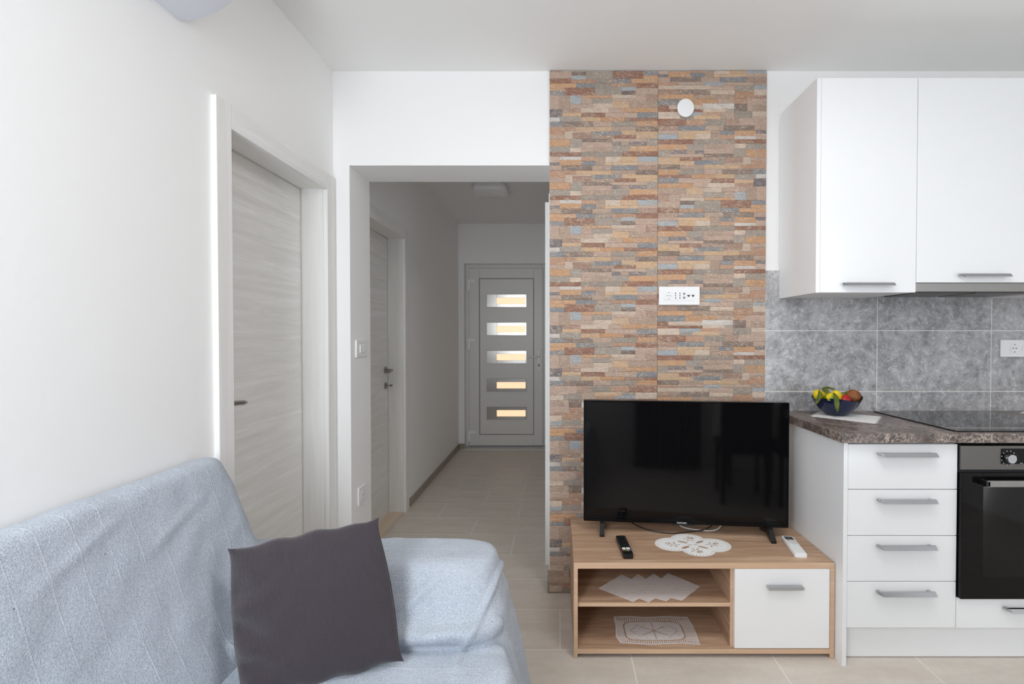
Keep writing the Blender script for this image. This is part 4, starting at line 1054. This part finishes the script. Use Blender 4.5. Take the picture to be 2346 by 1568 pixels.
# cushion
K = dict(TL=PY(521, 1258, 1.335), TR=PY(868, 1186, 1.395), BR=PY(926, 1516, 1.305), BL=PY(547, 1612, 1.185))
cu = thing('cushion', 'dark plum-grey corduroy cushion leaning in the sofa corner', 'cushion', (K['BL'] + K['BR']) / 2)
bm = bmesh.new(); uvl = bm.loops.layers.uv.new('UVMap'); n = 64
ex = ((K['TR'] - K['TL']) + (K['BR'] - K['BL'])).normalized(); ez = ((K['TL'] - K['BL']) + (K['TR'] - K['BR'])).normalized(); en = ex.cross(ez).normalized()
if en.y > 0: en = -en
def cush(i, j, side):
    s, t = i / n, j / n; a, b = 2 * s - 1, 2 * t - 1
    # pull the edges in between the pointed corners
    pin = .030
    fb = (1 - abs(b) ** 9) - 1.15 * (1 - b * b); fa = (1 - abs(a) ** 9) - .9 * (1 - a * a)
    sx = s + (-a) * pin * fb * abs(a) ** 3; tz = t + (-b) * pin * fa * abs(b) ** 3
    p = (K['BL'] * (1 - sx) + K['BR'] * sx) * (1 - tz) + (K['TL'] * (1 - sx) + K['TR'] * sx) * tz
    e = max(0, (1 - a * a)) ** .55 * max(0, (1 - b * b)) ** .55
    h = .060 * e
    wr = .0045 * noise.noise(Vector((s * 5, t * 7, side * 3)))
    wr += .011 * math.sin(t * 24 + 5 * s + 2 * noise.noise(Vector((s * 4, t * 4, 1)))) * sstep(.34, .04, s) * sstep(.95, .7, t) * (1 if side > 0 else .4)
    wr += .005 * math.sin(t * 34 - 8 * s) * sstep(.75, .97, s) * sstep(.6, .2, t)
    edge_w = .004 * math.sin(s * 23 + 1) * (abs(b) ** 6) * (1 - a * a) 
    return p + en * side * (h + wr * min(1, e * 2.5)) + ez * edge_w
gv = {}
for side in (1, -1):
    for i in range(n + 1):
        for j in range(n + 1):
            if side < 0 and (i in (0, n) or j in (0, n)): gv[i, j, -1] = gv[i, j, 1]
            else: gv[i, j, side] = bm.verts.new(cush(i, j, side))
    for i in range(n):
        for j in range(n):
            q4 = [(i, j), (i + 1, j), (i + 1, j + 1), (i, j + 1)]
            f = bm.faces.new([gv[a, b, side] for a, b in (q4 if side > 0 else q4[::-1])])
            for lp, (a, b) in zip(f.loops, q4 if side > 0 else q4[::-1]): lp[uvl].uv = (a / n, b / n)
bmesh.ops.recalc_face_normals(bm, faces=bm.faces[:])
obj('cushion_cover', bm, M['cord'], cu, smooth=80)

# ------------------------------------------------------------------ dining corner by the window (mirrored in the television screen)
bm = bmesh.new(); nx, nz = 60, 3; g = []
for i in range(nx + 1):
    x = .30 + .64 * i / nx; y = -.30 + .035 * math.sin(i * .85) + .008 * math.sin(i * 2.3)
    g.append([bm.verts.new((x, y, .02 + 2.38 * k / nz)) for k in range(nz + 1)])
for A, B in zip(g, g[1:]):
    for k in range(nz): bm.faces.new((A[k], B[k], B[k + 1], A[k + 1]))
o = tag(obj('curtain', bm, M['curtain'], smooth=70), 'plum-grey floor-length curtain beside the window', 'curtain')
m = o.modifiers.new('solid', 'SOLIDIFY'); m.thickness = .003
tag(obj('curtain_rod', cyl(bmesh.new(), (.2, -.30, 2.42), (1.75, -.30, 2.42), .011, seg=16), M['satin'], smooth=40), 'thin metal curtain rod above the window', 'rod')
tb = thing('dining_table', 'dining table by the window under a pale cloth', 'table', (1.46, -.03, 0))
tx0, tx1, ty0, ty1 = 1.06, 1.86, -.24, .18
obj('table_top', bxm(tx0 + .01, tx1 - .01, ty0 + .01, ty1 - .01, .715, .745, .003), M['oak'], tb)
for x in (tx0 + .06, tx1 - .10):
    for y in (ty0 + .05, ty1 - .09): obj('leg', bxm(x, x + .04, y, y + .04, 0, .715, .003), M['black_plastic'], tb)
bm = bmesh.new(); n = 160; per = rrect(tx0, tx1, ty0, ty1, .03, 5); pl = []
for a, b in zip(per, per[1:] + per[:1]):
    a, b = Vector(a), Vector(b); k = max(1, int((b - a).length / .02))
    for i in range(k): pl.append(a + (b - a) * i / k)
c2 = Vector(((tx0 + tx1) / 2, (ty0 + ty1) / 2)); rows = []
for dz in (0, -.02, -.12, -.24, -.36):
    row = []
    for i, p in enumerate(pl):
        dr_ = (p - c2).normalized(); am = -dz * .06 * math.sin(i * .55)
        q = p + dr_ * (.004 - dz * .05 + am); row.append(bm.verts.new((q.x, q.y, .7475 + dz)))
    rows.append(row)
for A, B in zip(rows, rows[1:]):
    for k in range(len(A)): bm.faces.new((A[k], A[(k + 1) % len(A)], B[(k + 1) % len(A)], B[k]))
bm.faces.new(rows[0]); bmesh.ops.recalc_face_normals(bm, faces=bm.faces[:])
tag(obj('tablecloth', bm, M['table_cloth'], smooth=50), 'pale cloth draped over the dining table', 'tablecloth')
def chair(x, y, label):
    t = thing('dining_chair', label, 'chair', (x, y, 0), 0, 'black chairs at the dining table')
    obj('seat', bxm(x - .19, x + .19, y - .20, y + .20, .40, .47, .015, 3), M['dark_fabric'], t, smooth=50)
    bm = bmesh.new(); prism(bm, [(y + .17, .44), (y + .215, .44), (y + .265, 1.0), (y + .23, 1.0)], 'X', x - .19, x + .19, .012)
    obj('backrest', bm, M['dark_fabric'], t, smooth=50)
    for sx in (-1, 1):
        for sy in (-1, 1): obj('leg', cyl(bmesh.new(), (x + sx * .165, y + sy * .175, 0), (x + sx * .16, y + sy * .165, .40), .016, .02, 14), M['black_plastic'], t, smooth=40)
    return t
chair(1.18, .44, 'black upholstered dining chair at the table nearer the curtain')
chair(1.61, .45, 'black upholstered dining chair at the table nearer the kitchen')
